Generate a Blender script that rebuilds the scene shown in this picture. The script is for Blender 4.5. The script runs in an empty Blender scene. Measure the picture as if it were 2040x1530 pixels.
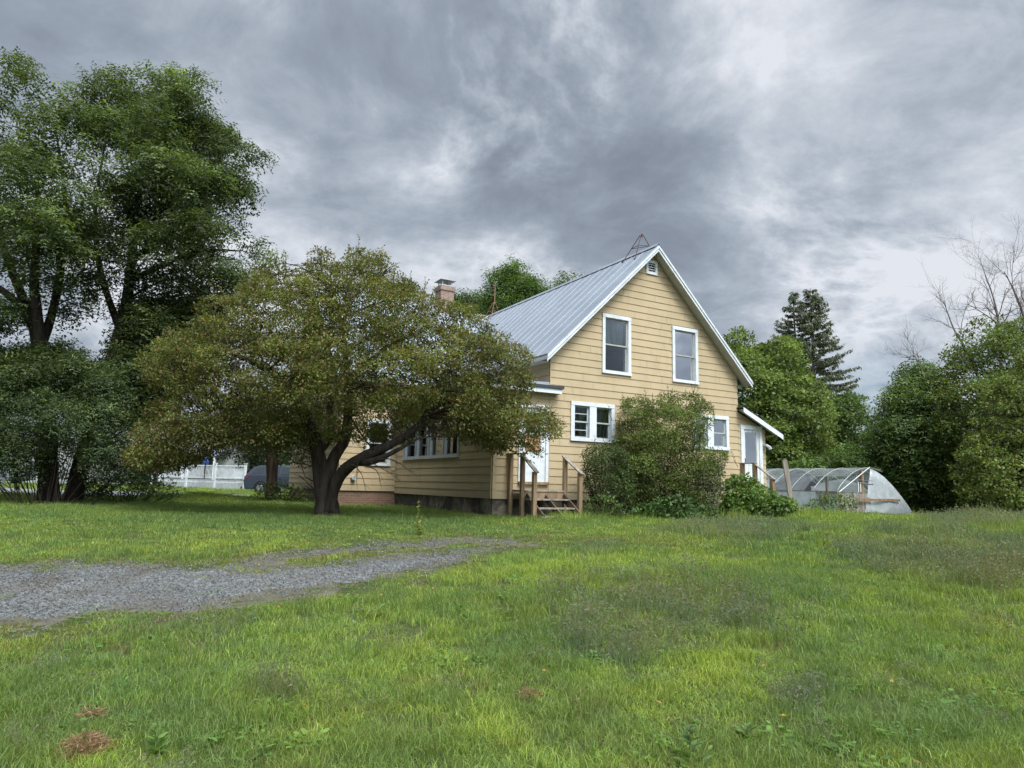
import bpy, math, random
import numpy as np
from mathutils import Vector, Matrix

# ------------------------------------------------------------------ camera
sc = bpy.context.scene
col = sc.collection
F = 1384.43; PIT = math.radians(8.349); ROL = math.radians(1.3587); YAW = math.radians(60.3207)
CAM = np.array([0, 0, 1.6])
_r = np.array([1, 0, 0.]); _f = np.array([0, math.cos(PIT), math.sin(PIT)]); _u = np.array([0, -math.sin(PIT), math.cos(PIT)])
RX = math.cos(ROL) * _r + math.sin(ROL) * _u
UX = -math.sin(ROL) * _r + math.cos(ROL) * _u
FW = _f
cam_d = bpy.data.cameras.new('camera'); cam = bpy.data.objects.new('camera', cam_d); col.objects.link(cam)
cam_d.sensor_width = 36; cam_d.lens = F / 2040 * 36; cam_d.clip_end = 3000; cam_d.clip_start = .05
cam.matrix_world = Matrix(((RX[0], UX[0], -FW[0], 0), (RX[1], UX[1], -FW[1], 0), (RX[2], UX[2], -FW[2], 1.6), (0, 0, 0, 1)))
sc.camera = cam
sc.view_settings.view_transform = 'Standard'; sc.view_settings.look = 'None'; sc.view_settings.gamma = 1
EXPOSURE = 0.55
sc.view_settings.exposure = EXPOSURE

def ray(px, py): return (px - 1020) / F * RX - (py - 765) / F * UX + FW
def at(px, py, Y):
    d = ray(px, py); return CAM + d * (Y / d[1])
def proj(p):
    q = np.asarray(p, float) - CAM; z = q @ FW
    z = np.where(np.abs(z) < 1e-6, 1e-6, z)
    return 1020 + F * (q @ RX) / z, 765 - F * (q @ UX) / z
def dirpx(px, py):
    d = ray(px, py); return d / np.linalg.norm(d)

# ------------------------------------------------------------------ sun + sky
SUN_EL, SUN_AZ = math.radians(52), math.radians(150)   # azimuth clockwise from +Y: behind the camera, to the right
sun_dir = np.array([math.sin(SUN_AZ) * math.cos(SUN_EL), math.cos(SUN_AZ) * math.cos(SUN_EL), math.sin(SUN_EL)])
sd = bpy.data.lights.new('sun', 'SUN'); sun = bpy.data.objects.new('sun', sd); col.objects.link(sun)
sd.energy = 1.9; sd.angle = math.radians(18); sd.color = (1.0, 0.95, 0.86)
sun.rotation_euler = Vector(sun_dir).to_track_quat('Z', 'Y').to_euler()

world = bpy.data.worlds.new('World'); sc.world = world; world.use_nodes = True
class NT:
    def __init__(s, tree): s.t = tree; s.n = tree.nodes; s.l = tree.links
    def new(s, typ, ins=None, **kw):
        n = s.n.new(typ)
        for k, v in kw.items(): setattr(n, k, v)
        if ins:
            for k, v in ins.items():
                sock = n.inputs[k]
                if isinstance(v, bpy.types.NodeSocket): s.l.new(v, sock)
                else: sock.default_value = v
        return n
    def m(s, op, a, b=None, c=None, clamp=False):
        n = s.n.new('ShaderNodeMath'); n.operation = op; n.use_clamp = clamp
        for i, v in enumerate((a, b, c)):
            if v is None: continue
            if isinstance(v, bpy.types.NodeSocket): s.l.new(v, n.inputs[i])
            else: n.inputs[i].default_value = v
        return n.outputs[0]
    def vm(s, op, a, b=None, out=0):
        n = s.n.new('ShaderNodeVectorMath'); n.operation = op
        for i, v in enumerate((a, b)):
            if v is None: continue
            if isinstance(v, bpy.types.NodeSocket): s.l.new(v, n.inputs[i])
            else: n.inputs[i].default_value = v
        return n.outputs[out]
    def mix(s, f, a, b, blend='MIX'):
        n = s.n.new('ShaderNodeMix'); n.data_type = 'RGBA'; n.blend_type = blend
        for k, v in ((0, f), (6, a), (7, b)):
            if isinstance(v, bpy.types.NodeSocket): s.l.new(v, n.inputs[k])
            else: n.inputs[k].default_value = (v if k == 0 or len(v) == 4 else (*v, 1))
        return n.outputs[2]
    def noise(s, vec, scale, detail=4, rough=.55, dist=0.0, out='Fac', dims='3D'):
        n = s.n.new('ShaderNodeTexNoise'); n.noise_dimensions = dims
        if vec is not None: s.l.new(vec, n.inputs['Vector'])
        n.inputs['Scale'].default_value = scale; n.inputs['Detail'].default_value = detail
        n.inputs['Roughness'].default_value = rough; n.inputs['Distortion'].default_value = dist
        return n.outputs[out]
    def ramp(s, f, stops, interp='LINEAR'):
        n = s.n.new('ShaderNodeValToRGB'); n.color_ramp.interpolation = interp
        e = n.color_ramp.elements
        while len(e) < len(stops): e.new(.5)
        for i, (p, c) in enumerate(stops):
            e[i].position = p; e[i].color = (*c, 1) if len(c) == 3 else c
        s.l.new(f, n.inputs[0]); return n.outputs[0]
    def sstep(s, v, a, b, lo=0., hi=1.):
        n = s.n.new('ShaderNodeMapRange'); n.interpolation_type = 'SMOOTHSTEP'
        s.l.new(v, n.inputs[0])
        for i, x in enumerate((a, b, lo, hi)): n.inputs[i + 1].default_value = x
        return n.outputs[0]

wt = NT(world.node_tree); wt.n.clear()
tc = wt.new('ShaderNodeTexCoord'); D = wt.vm('NORMALIZE', tc.outputs['Generated'])
sep = wt.new('ShaderNodeSeparateXYZ', {0: D})
zc = wt.m('ADD', wt.m('MAXIMUM', sep.outputs[2], 0.0), 0.42)
flat = wt.new('ShaderNodeCombineXYZ', {0: wt.m('DIVIDE', sep.outputs[0], zc), 1: wt.m('DIVIDE', sep.outputs[1], zc), 2: 0.0}).outputs[0]
warp = wt.noise(flat, 1.1, 3, .5, out='Color')
warped = wt.vm('ADD', flat, wt.vm('SCALE', wt.vm('SUBTRACT', warp, (.5, .5, .5)), None))
wt.n[-1].inputs  # noqa
for n_ in wt.n:
    if n_.bl_idname == 'ShaderNodeVectorMath' and n_.operation == 'SCALE': n_.inputs['Scale'].default_value = .40
n1 = wt.noise(warped, 1.9, 8, .54)
n2 = wt.noise(warped, 5.0, 10, .66, .25)
base = wt.m('ADD', wt.m('MULTIPLY', n1, .60), wt.m('MULTIPLY', n2, .40))
n3 = wt.noise(warped, 8.5, 6, .6); bil = wt.m('SUBTRACT', .10, wt.m('ABSOLUTE', wt.m('SUBTRACT', n3, .5)))
base = wt.m('ADD', base, wt.m('MULTIPLY', wt.m('MULTIPLY', bil, wt.sstep(n1, .40, .60)), .75))
base = wt.m('MULTIPLY_ADD', wt.m('SUBTRACT', base, .5), 2.6, .64)
# large soft masses: (px, py) direction, cosine radius in degrees, amount
BL = [(1080, 170, 11, -.24), (800, 90, 11, -.14), (1230, 330, 8, -.20), (900, 370, 7, -.10), (1480, 440, 8, -.22), (1700, 420, 6, -.10), (1850, 170, 14, .20), (1660, 60, 8, .08),
      (1980, 330, 9, .06), (1790, 660, 7, .11), (1920, 560, 6, .02), (150, 60, 14, -.02), (820, 300, 4, .24), (480, 480, 10, .10), (900, 480, 7, .18), (1600, 590, 6, .06), (1400, 520, 6, .08), (560, 330, 9, .02), (200, 280, 10, .06), (1480, 170, 8, .12),
      (1700, 850, 6, -.14), (1750, 555, 4, -.14), (620, 180, 6, .06), (1290, 120, 6, .10), (None, (.95, -.28, .22), 28, -.45)]  # last entry: unseen dark mass added to dim the window reflections
for px, py, deg, amt in BL:
    dd = dirpx(px, py) if px is not None else np.array(py) / np.linalg.norm(py)
    amt = amt * (.72 if amt < 0 and px is not None else .85)
    dt = wt.vm('DOT_PRODUCT', D, tuple(dd), out=1)
    base = wt.m('ADD', base, wt.sstep(dt, math.cos(math.radians(deg * 1.5)), 1.0, 0., amt))
clouds = wt.ramp(base, [(0.0, (.205, .24, .30)), (.25, (.26, .30, .365)), (.45, (.33, .38, .455)), (.62, (.43, .485, .56)), (.8, (.59, .64, .71)), (1.0, (.80, .83, .89))])
skyt = wt.new('ShaderNodeTexSky', sky_type='NISHITA', sun_disc=False, sun_elevation=SUN_EL, sun_rotation=SUN_AZ, air_density=1.0, dust_density=1.0)
blue = wt.vm('SCALE', skyt.outputs[0]); wt.n[-1].inputs['Scale'].default_value = .10
gapn = wt.sstep(wt.vm('DOT_PRODUCT', D, tuple(dirpx(1735, 840)), out=1), math.cos(math.radians(7)), 1.0, 0., .55)
cov = wt.m('SUBTRACT', .95, gapn)
skyc = wt.mix(cov, blue, clouds)
# unseen sky brightened around the sun and overhead, added to light the lawn
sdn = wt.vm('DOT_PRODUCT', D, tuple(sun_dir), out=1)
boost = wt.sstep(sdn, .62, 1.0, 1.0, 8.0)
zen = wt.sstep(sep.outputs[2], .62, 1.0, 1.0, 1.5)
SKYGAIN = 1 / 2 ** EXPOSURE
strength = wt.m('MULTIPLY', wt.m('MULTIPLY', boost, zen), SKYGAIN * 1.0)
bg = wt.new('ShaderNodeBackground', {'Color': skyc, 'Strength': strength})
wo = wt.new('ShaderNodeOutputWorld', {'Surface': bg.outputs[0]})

# ------------------------------------------------------------------ helpers
def tag(o, label=None, cat=None, group=None, kind=None):
    if label: o['label'] = label
    if cat: o['category'] = cat
    if group: o['group'] = group
    if kind: o['kind'] = kind
    return o
def empty(name, loc=(0, 0, 0), rz=0, parent=None):
    o = bpy.data.objects.new(name, None); o.location = loc; o.rotation_euler = (0, 0, rz); o.empty_display_size = .2
    o.parent = parent; col.objects.link(o); return o
def np_mesh(name, V, Q=None, T=None, colr=None, mats=(), midx=None, smooth=False):
    me = bpy.data.meshes.new(name)
    V = np.ascontiguousarray(V, np.float32)
    loops = []; counts = []
    if Q is not None and len(Q): loops.append(np.asarray(Q, np.int32).ravel()); counts.append(np.full(len(Q), 4, np.int32))
    if T is not None and len(T): loops.append(np.asarray(T, np.int32).ravel()); counts.append(np.full(len(T), 3, np.int32))
    L = np.concatenate(loops); Cn = np.concatenate(counts)
    me.vertices.add(len(V)); me.vertices.foreach_set('co', V.ravel())
    me.loops.add(len(L)); me.loops.foreach_set('vertex_index', L)
    me.polygons.add(len(Cn)); st = np.zeros(len(Cn), np.int32); st[1:] = np.cumsum(Cn)[:-1]
    me.polygons.foreach_set('loop_start', st)
    if smooth: me.polygons.foreach_set('use_smooth', np.ones(len(Cn), bool))
    for m in mats: me.materials.append(m)
    if midx is not None: me.polygons.foreach_set('material_index', np.asarray(midx, np.int32))
    if colr is not None:
        a = me.color_attributes.new('Col', 'FLOAT_COLOR', 'POINT')
        c4 = np.ones((len(V), 4), np.float32); c4[:, :3] = colr; a.data.foreach_set('color', c4.ravel())
    me.update(calc_edges=True); me.validate()
    return me
def link(name, me, parent=None):
    o = bpy.data.objects.new(name, me); o.parent = parent; col.objects.link(o); return o

class MB:
    def __init__(s): s.v = []; s.f = []; s.m = []; s.mi = 0
    def add(s, vs, fs):
        b = len(s.v); s.v += [tuple(map(float, p)) for p in vs]
        for f in fs: s.f.append(tuple(i + b for i in f)); s.m.append(s.mi)
    def box8(s, p): s.add(p, [(0, 3, 2, 1), (4, 5, 6, 7), (0, 1, 5, 4), (1, 2, 6, 5), (2, 3, 7, 6), (3, 0, 4, 7)])
    def box(s, a, b):
        x0, y0, z0 = a; x1, y1, z1 = b
        s.box8([(x0, y0, z0), (x1, y0, z0), (x1, y1, z0), (x0, y1, z0), (x0, y0, z1), (x1, y0, z1), (x1, y1, z1), (x0, y1, z1)])
    def tbox(s, T, s0, s1, d0, d1, z0, z1):
        s.box8([T(s0, d0, z0), T(s1, d0, z0), T(s1, d1, z0), T(s0, d1, z0), T(s0, d0, z1), T(s1, d0, z1), T(s1, d1, z1), T(s0, d1, z1)])
    def bar(s, a, b, w, h=None, up=(0, 0, 1)):
        a, b = Vector(a), Vector(b); d = (b - a).normalized(); h = h or w
        x = d.cross(Vector(up))
        if x.length < 1e-3: x = d.cross(Vector((1, 0, 0)))
        x.normalize(); y = x.cross(d).normalized()
        p = []
        for e in (a, b):
            for i, j in ((-1, -1), (1, -1), (1, 1), (-1, 1)): p.append(e + x * i * w / 2 + y * j * h / 2)
        s.box8(p)
    def prism(s, pts, off):
        n = len(pts); o = Vector(off); P = [Vector(p) for p in pts]
        s.add(P + [p + o for p in P], [tuple(range(n - 1, -1, -1)), tuple(range(n, 2 * n))] + [(i, (i + 1) % n, (i + 1) % n + n, i + n) for i in range(n)])
    def tube(s, pts, rad, k=6, cap=True):
        P = [Vector(p) for p in pts]; n = len(P)
        if not hasattr(rad, '__len__'): rad = [rad] * n
        ref = Vector((.3, .2, 1)).normalized(); vs = []; fs = []
        x = None
        for i in range(n):
            d = (P[min(i + 1, n - 1)] - P[max(i - 1, 0)])
            if d.length < 1e-9: d = Vector((0, 0, 1))
            d.normalize()
            if x is None:
                x = d.cross(Vector((0, 1, .1)))
                if x.length < .1: x = d.cross(Vector((1, 0, 0)))
            x = (x - d * x.dot(d)).normalized(); y = d.cross(x)
            for j in range(k):
                a = 2 * math.pi * j / k; vs.append(P[i] + (x * math.cos(a) + y * math.sin(a)) * rad[i])
        for i in range(n - 1):
            for j in range(k): fs.append((i * k + j, i * k + (j + 1) % k, (i + 1) * k + (j + 1) % k, (i + 1) * k + j))
        if cap: fs.append(tuple(range(k - 1, -1, -1))); fs.append(tuple(range((n - 1) * k, n * k)))
        s.add(vs, fs)
    def build(s, name, mats, parent=None, smooth=False, bevel=0):
        me = bpy.data.meshes.new(name); me.from_pydata(s.v, [], s.f)
        if not isinstance(mats, (list, tuple)): mats = [mats]
        for m in mats: me.materials.append(m)
        me.polygons.foreach_set('material_index', s.m)
        if smooth: me.polygons.foreach_set('use_smooth', [True] * len(s.f))
        me.update(); o = link(name, me, parent)
        if bevel:
            b = o.modifiers.new('bevel', 'BEVEL'); b.width = bevel; b.segments = 2; b.limit_method = 'ANGLE'
        return o

def merge_into(dst, src):
    import bmesh
    bm = bmesh.new(); bm.from_mesh(dst.data); bm.from_mesh(src.data); bm.to_mesh(dst.data); bm.free(); me = src.data; bpy.data.objects.remove(src); bpy.data.meshes.remove(me)
def child(root, nm): return [c for c in bpy.data.objects if c.parent == root and c.name.split('.')[0] == nm]
def vnoise(p, seed=0):
    p = np.asarray(p, float) + seed * 17.31
    i = np.floor(p).astype(np.int64); f = p - i; f = f * f * (3 - 2 * f)
    def h(a): 
        n = a[..., 0] * 374761393 + a[..., 1] * 668265263 + a[..., 2] * 2147483647 + seed * 1013
        n = (n ^ (n >> 13)) * 1274126177; n = n ^ (n >> 16)
        return (n & 0xffff) / 65535.0
    r = 0
    for dx in (0, 1):
        for dy in (0, 1):
            for dz in (0, 1):
                w = (f[..., 0] if dx else 1 - f[..., 0]) * (f[..., 1] if dy else 1 - f[..., 1]) * (f[..., 2] if dz else 1 - f[..., 2])
                r = r + w * h(i + np.array([dx, dy, dz]))
    return r
def n2d(x, y, sc_, seed=0):
    return vnoise(np.stack([np.asarray(x, float) * sc_, np.asarray(y, float) * sc_, np.zeros_like(np.asarray(x, float))], -1), seed)
def ss(a, b, x): t = np.clip((x - a) / (b - a), 0, 1); return t * t * (3 - 2 * t)

# ------------------------------------------------------------------ terrain
def gz(x, y):
    x = np.asarray(x, float); y = np.asarray(y, float)
    z = .82 * ss(3.0, 16.5, y) + .10 * ss(22, 50, y) + .15 * ss(50, 90, y)
    right = ss(6, 11, x)
    z = z + right * (.06 * ss(12, 17, y) - .10 * ss(24, 31, y) - 1.4 * ss(33, 60, y))
    z = z + ss(11, 17, x) * (-1.2 * ss(21, 34, y))
    z = z + .05 * (n2d(x, y, .33, 1) - .5) + .035 * (n2d(x, y, .9, 2) - .5)
    z = z + .13 * np.exp(-(((x - 2.0) / 2.0) ** 2 + ((y - 9.3) / 1.5) ** 2)) + .22 * ss(3.5, 8, x) * ss(5, 11, y) * (1 - ss(13, 17, y))
    z = z + .22 * np.exp(-(((x + 11.3) / 1.6) ** 2 + ((y - 25.5) / 1.4) ** 2))
    z = z - .25 * ss(3, -6, y)
    return z
def gnd(px, py):
    d = ray(px, py); lo = 2.0; t = 2.0
    while t < 200:
        p = CAM + d * t
        if p[2] < gz(p[0], p[1]): break
        t += .05 if t < 40 else .3
    p = CAM + d * t; return np.array([p[0], p[1], float(gz(p[0], p[1]))])

# ------------------------------------------------------------------ materials
def new_mat(name):
    m = bpy.data.materials.new(name); m.use_nodes = True; t = NT(m.node_tree); t.n.clear(); return m, t
def out(t, sh): t.new('ShaderNodeOutputMaterial', {'Surface': sh})
def pbr(name, c, rough=.7, metal=0., var=.12, scale=6., c2=None, bump=.0, bscale=40., spec=.3, streak=0, low=.35, high=.7):
    m, t = new_mat(name); tcn = t.new('ShaderNodeTexCoord'); o = tcn.outputs['Object']
    if streak:
        mp = t.new('ShaderNodeMapping', {'Vector': o, 'Scale': (1, 1, .12)}); v = mp.outputs[0]
    else: v = o
    n = t.noise(v, scale, 5, .6)
    c2 = c2 or tuple(x * (1 - var) for x in c)
    cc = t.mix(t.sstep(n, low, high), c, c2)
    fine = t.noise(o, scale * 9, 3, .6)
    cc = t.mix(t.m('MULTIPLY', fine, var), cc, tuple(x * .7 for x in c))
    b = t.new('ShaderNodeBsdfPrincipled', {'Base Color': cc, 'Roughness': rough, 'Metallic': metal, 'Specular IOR Level': spec})
    if bump:
        bn = t.new('ShaderNodeBump', {'Strength': bump, 'Height': t.noise(o, bscale, 4, .6), 'Distance': .02}); t.l.new(bn.outputs[0], b.inputs['Normal'])
    out(t, b.outputs[0]); return m
def leafmat(name, trans=.35, rough=.55, tint=(1.25, 1.25, .6)):
    m, t = new_mat(name); a = t.new('ShaderNodeAttribute', attribute_name='Col')
    b = t.new('ShaderNodeBsdfPrincipled', {'Base Color': a.outputs['Color'], 'Roughness': rough, 'Specular IOR Level': .25})
    tc_ = t.mix(1.0, a.outputs['Color'], (*tint, 1), 'MULTIPLY')
    tr = t.new('ShaderNodeBsdfTranslucent', {'Color': tc_})
    mx = t.new('ShaderNodeMixShader', {0: trans, 1: b.outputs[0], 2: tr.outputs[0]})
    out(t, mx.outputs[0]); return m
M_leaf = leafmat('leaf')
M_bark = pbr('bark', (.055, .046, .037), .95, c2=(.022, .018, .015), scale=9, streak=1, bump=.9, bscale=25, spec=.1)
M_bark_grey = pbr('bark_grey', (.22, .19, .18), .95, c2=(.10, .085, .08), scale=6, streak=1, bump=.5, spec=.1)
M_bark_red = pbr('bark_peeling', (.16, .11, .085), .95, c2=(.05, .035, .03), scale=7, streak=1, bump=.8, spec=.1)

def grassmat():
    m, t = new_mat('grass_blade'); a = t.new('ShaderNodeAttribute', attribute_name='Col')
    g = t.new('ShaderNodeNewGeometry'); p = g.outputs['Position']
    n = t.noise(p, .45, 4, .6); n3 = t.noise(p, 2.2, 3, .6)
    c = t.mix(t.sstep(n, .38, .62), (1.32, 1.36, 1.0, 1), (.98, 1.14, 1.1, 1))
    c = t.mix(t.sstep(n3, .3, .7), c, t.mix(1.0, c, (1.12, 1.03, .9, 1), 'MULTIPLY'))
    cc = t.mix(1.0, a.outputs['Color'], c, 'MULTIPLY')
    b = t.new('ShaderNodeBsdfPrincipled', {'Base Color': cc, 'Roughness': .5, 'Specular IOR Level': .3})
    tr = t.new('ShaderNodeBsdfTranslucent', {'Color': t.mix(1.0, cc, (1.2, 1.2, .5, 1), 'MULTIPLY')})
    out(t, t.new('ShaderNodeMixShader', {0: .4, 1: b.outputs[0], 2: tr.outputs[0]}).outputs[0]); return m
M_grass = grassmat()

def groundmat():
    m, t = new_mat('soil_and_turf'); g = t.new('ShaderNodeNewGeometry'); p = g.outputs['Position']
    n = t.noise(p, .35, 5, .6); f = t.noise(p, 14, 5, .7); md = t.noise(p, 2.0, 4, .6)
    c = t.mix(t.sstep(n, .35, .65), (.060, .085, .024, 1), (.075, .090, .030, 1))
    c = t.mix(t.sstep(md, .5, .7), c, (.09, .08, .04, 1))
    c = t.mix(t.sstep(f, .35, .7), c, (.035, .045, .014, 1))
    b = t.new('ShaderNodeBsdfPrincipled', {'Base Color': c, 'Roughness': .95, 'Specular IOR Level': .1})
    bn = t.new('ShaderNodeBump', {'Strength': .6, 'Height': f, 'Distance': .05}); t.l.new(bn.outputs[0], b.inputs['Normal'])
    out(t, b.outputs[0]); return m
M_ground = groundmat()
def gravelmat():
    m, t = new_mat('gravel_bed'); g = t.new('ShaderNodeNewGeometry'); p = g.outputs['Position']
    vo = t.new('ShaderNodeTexVoronoi', {'Vector': p, 'Scale': 32.0}); st = t.new('ShaderNodeSeparateColor', {0: vo.outputs['Color']})
    vo2 = t.new('ShaderNodeTexVoronoi', {'Vector': p, 'Scale': 75.0})
    s2 = t.new('ShaderNodeSeparateColor', {0: vo2.outputs['Color']})
    n = t.noise(p, 1.1, 4, .6)
    mixv = t.m('ADD', t.m('MULTIPLY', st.outputs[0], .5), t.m('MULTIPLY', s2.outputs[0], .5))
    c = t.ramp(mixv, [(0.1, (.055, .057, .056)), (.5, (.135, .140, .136)), (.9, (.27, .275, .26))])
    c = t.mix(t.sstep(n, .47, .66), c, (.115, .10, .075, 1)); c = t.mix(t.m('MULTIPLY', t.sstep(t.noise(p, .55, 3, .5), .42, .62), .45), c, (.065, .067, .07, 1))
    fn = t.noise(p, 9, 4, .7)
    c = t.mix(t.m('MULTIPLY', t.sstep(fn, .5, .8), .5), c, (.07, .068, .06, 1))
    b = t.new('ShaderNodeBsdfPrincipled', {'Base Color': c, 'Roughness': .9, 'Specular IOR Level': .2})
    bn = t.new('ShaderNodeBump', {'Strength': .8, 'Height': vo.outputs['Distance'], 'Distance': .03}); bn.invert = True; t.l.new(bn.outputs[0], b.inputs['Normal'])
    out(t, b.outputs[0]); return m
M_gravel = gravelmat()
M_asphalt = pbr('road_asphalt', (.20, .205, .21), .9, var=.2, scale=3, spec=.2)
M_stone = pbr('stone_chip', (.165, .17, .165), .85, c2=(.08, .083, .082), scale=30, var=.3)

def sidingmat(name, c, dirt):
    m, t = new_mat(name); o = t.new('ShaderNodeTexCoord').outputs['Object']
    n = t.noise(o, 1.3, 5, .6); mp = t.new('ShaderNodeMapping', {'Vector': o, 'Scale': (2.2, 2.2, .45)})
    st = t.noise(mp.outputs[0], 1.6, 4, .6); f = t.noise(o, 60, 3, .7)
    cc = t.mix(t.sstep(n, .35, .7), c, tuple(x * .9 for x in c))
    cc = t.mix(t.m('MULTIPLY', t.sstep(st, .5, .75), dirt), cc, (.30, .25, .15, 1))
    cc = t.mix(t.m('MULTIPLY', f, .16), cc, (.28, .23, .13, 1))
    ch = t.noise(o, 3.1, 6, .75); cc = t.mix(t.sstep(ch, .665, .70), cc, (.34, .29, .20, 1)); cc = t.mix(t.sstep(t.noise(o, 9, 2, .5), .76, .79), cc, (.55, .50, .40, 1))
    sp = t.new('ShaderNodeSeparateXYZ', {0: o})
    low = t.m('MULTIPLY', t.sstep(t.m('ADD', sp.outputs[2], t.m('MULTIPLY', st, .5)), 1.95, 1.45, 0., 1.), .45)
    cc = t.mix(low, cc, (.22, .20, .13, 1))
    b = t.new('ShaderNodeBsdfPrincipled', {'Base Color': cc, 'Roughness': .75, 'Specular IOR Level': .25})
    out(t, b.outputs[0]); return m
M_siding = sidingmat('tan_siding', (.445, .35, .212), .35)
M_seam = pbr('siding_shadow_gap', (.16, .13, .085), .95)  # dark gap backing; on the board lips it paints the lap shadow
M_white = pbr('white_trim_paint', (.64, .68, .70), .6, c2=(.52, .55, .56), scale=5, var=.1)
M_white_old = pbr('worn_white_paint', (.66, .68, .67), .7, c2=(.42, .43, .40), scale=7, var=.25, streak=1)
M_storm = pbr('grey_storm_frame', (.42, .46, .45), .5, var=.2)
M_sash = pbr('weathered_sash', (.38, .37, .33), .7, var=.2)
def roofmat():
    m, t = new_mat('galvanised_roof'); o = t.new('ShaderNodeTexCoord').outputs['Object']
    n = t.noise(o, 1.1, 4, .55); mp = t.new('ShaderNodeMapping', {'Vector': o, 'Scale': (.35, 1, .35)}); st = t.noise(mp.outputs[0], 5.5, 4, .6)
    c = t.mix(t.sstep(n, .3, .7), (.29, .325, .365, 1), (.33, .365, .405, 1))
    c = t.mix(t.m('MULTIPLY', t.sstep(st, .50, .8), .22), c, (.26, .285, .32, 1))
    b = t.new('ShaderNodeBsdfPrincipled', {'Base Color': c, 'Roughness': t.sstep(n, .2, .8, .38, .52), 'Metallic': .45})
    out(t, b.outputs[0]); return m
M_roof = roofmat()
M_roofdark = pbr('dark_roof_edge', (.045, .05, .055), .7)
M_soffit = pbr('soffit_paint', (.50, .50, .45), .75, var=.1)
def concretemat():
    m, t = new_mat('stained_concrete'); o = t.new('ShaderNodeTexCoord').outputs['Object']
    n = t.noise(o, 1.0, 5, .65); n2_ = t.noise(o, 5, 5, .65)
    c = t.mix(t.sstep(n, .40, .58), (.24, .21, .155, 1), (.050, .048, .042, 1))
    c = t.mix(t.m('MULTIPLY', t.sstep(n2_, .45, .7), .5), c, (.13, .11, .08, 1))
    b = t.new('ShaderNodeBsdfPrincipled', {'Base Color': c, 'Roughness': .92, 'Specular IOR Level': .15})
    out(t, b.outputs[0]); return m
M_conc = concretemat()
def brickmat(name, c1, c2, mort, bump=.3):
    m, t = new_mat(name); o = t.new('ShaderNodeTexCoord').outputs['Object']
    sx = t.new('ShaderNodeSeparateXYZ', {0: o})
    vv = t.new('ShaderNodeCombineXYZ', {0: t.m('ADD', sx.outputs[0], sx.outputs[1]), 1: sx.outputs[2], 2: 0.0})
    br = t.new('ShaderNodeTexBrick', {'Vector': vv.outputs[0], 'Color1': c1, 'Color2': c2, 'Mortar': mort, 'Scale': 1.0, 'Mortar Size': .008, 'Brick Width': .21, 'Row Height': .075})
    n = t.noise(o, 6, 4, .6)
    cc = t.mix(t.m('MULTIPLY', t.sstep(n, .4, .7), .4), br.outputs[0], (.12, .08, .06, 1))
    b = t.new('ShaderNodeBsdfPrincipled', {'Base Color': cc, 'Roughness': .9, 'Specular IOR Level': .15}); out(t, b.outputs[0]); return m
M_brick = brickmat('old_brick', (.22, .13, .09, 1), (.16, .095, .065, 1), (.22, .18, .14, 1))
M_chim = brickmat('chimney_brick', (.29, .20, .155, 1), (.21, .14, .11, 1), (.32, .27, .22, 1))
M_wood = pbr('weathered_timber', (.30, .215, .13), .9, c2=(.15, .105, .065), scale=9, streak=1, var=.3, spec=.1)
M_woodshade = pbr('shade_painted_timber', (.14, .105, .07), .9, c2=(.07, .055, .04), scale=9, streak=1, var=.3, spec=.1)  # darker timber copy: shade under the treads put into the stringer colour
M_wood_grey = pbr('grey_weathered_timber', (.30, .27, .225), .9, c2=(.13, .11, .09), scale=9, streak=1, var=.3, spec=.1)
M_steel = pbr('galvanised_steel', (.45, .45, .45), .4, metal=.8)
M_iron = pbr('rusty_iron', (.06, .045, .045), .8, c2=(.13, .06, .045), scale=12)
M_mastrust = pbr('rusty_mast', (.24, .13, .09), .8, c2=(.12, .06, .045), scale=12)
M_plywood = pbr('painted_plywood_infill', (.50, .255, .155), .8, c2=(.40, .20, .125), scale=3)
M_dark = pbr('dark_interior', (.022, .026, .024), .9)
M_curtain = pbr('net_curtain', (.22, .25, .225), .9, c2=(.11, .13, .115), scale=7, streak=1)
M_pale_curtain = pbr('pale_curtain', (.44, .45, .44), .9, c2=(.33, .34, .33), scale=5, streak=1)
M_darkcurtain = pbr('dark_curtain', (.12, .13, .12), .9, c2=(.06, .07, .06), scale=7, streak=1)  # darker curtain tone for the porch and wing windows
M_black = pbr('black_rubber', (.02, .02, .022), .8)
def glassmat(name, tint, refl, rough=.02):
    m, t = new_mat(name)
    tr = t.new('ShaderNodeBsdfTransparent', {'Color': (*tint, 1)}); gl = t.new('ShaderNodeBsdfGlossy', {'Color': (.95, .97, 1, 1), 'Roughness': rough})
    fr = t.new('ShaderNodeFresnel', {'IOR': 1.5})
    out(t, t.new('ShaderNodeMixShader', {0: t.m('ADD', t.m('MULTIPLY', fr.outputs[0], .9), refl, clamp=True), 1: tr.outputs[0], 2: gl.outputs[0]}).outputs[0]); return m
M_glass = glassmat('window_glass', (.75, .8, .8), .02)
M_glass_dim = glassmat('storm_glass', (.7, .75, .72), .03)
def plasticmat(name, c, alpha):
    m, t = new_mat(name); o = t.new('ShaderNodeTexCoord').outputs['Object']; n = t.noise(o, 2.2, 5, .6, .5)
    tr = t.new('ShaderNodeBsdfTransparent', {'Color': (.92, .95, .95, 1)}); d = t.new('ShaderNodeBsdfPrincipled', {'Base Color': (*c, 1), 'Roughness': .35})
    tl = t.new('ShaderNodeBsdfTranslucent', {'Color': (*c, 1)}); s = t.new('ShaderNodeMixShader', {0: .35, 1: d.outputs[0], 2: tl.outputs[0]})
    out(t, t.new('ShaderNodeMixShader', {0: t.sstep(n, .3, .7, alpha * .75, min(1, alpha * 1.25)), 1: tr.outputs[0], 2: s.outputs[0]}).outputs[0]); return m
M_film = plasticmat('clear_film', (.52, .57, .58), .22)
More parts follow.
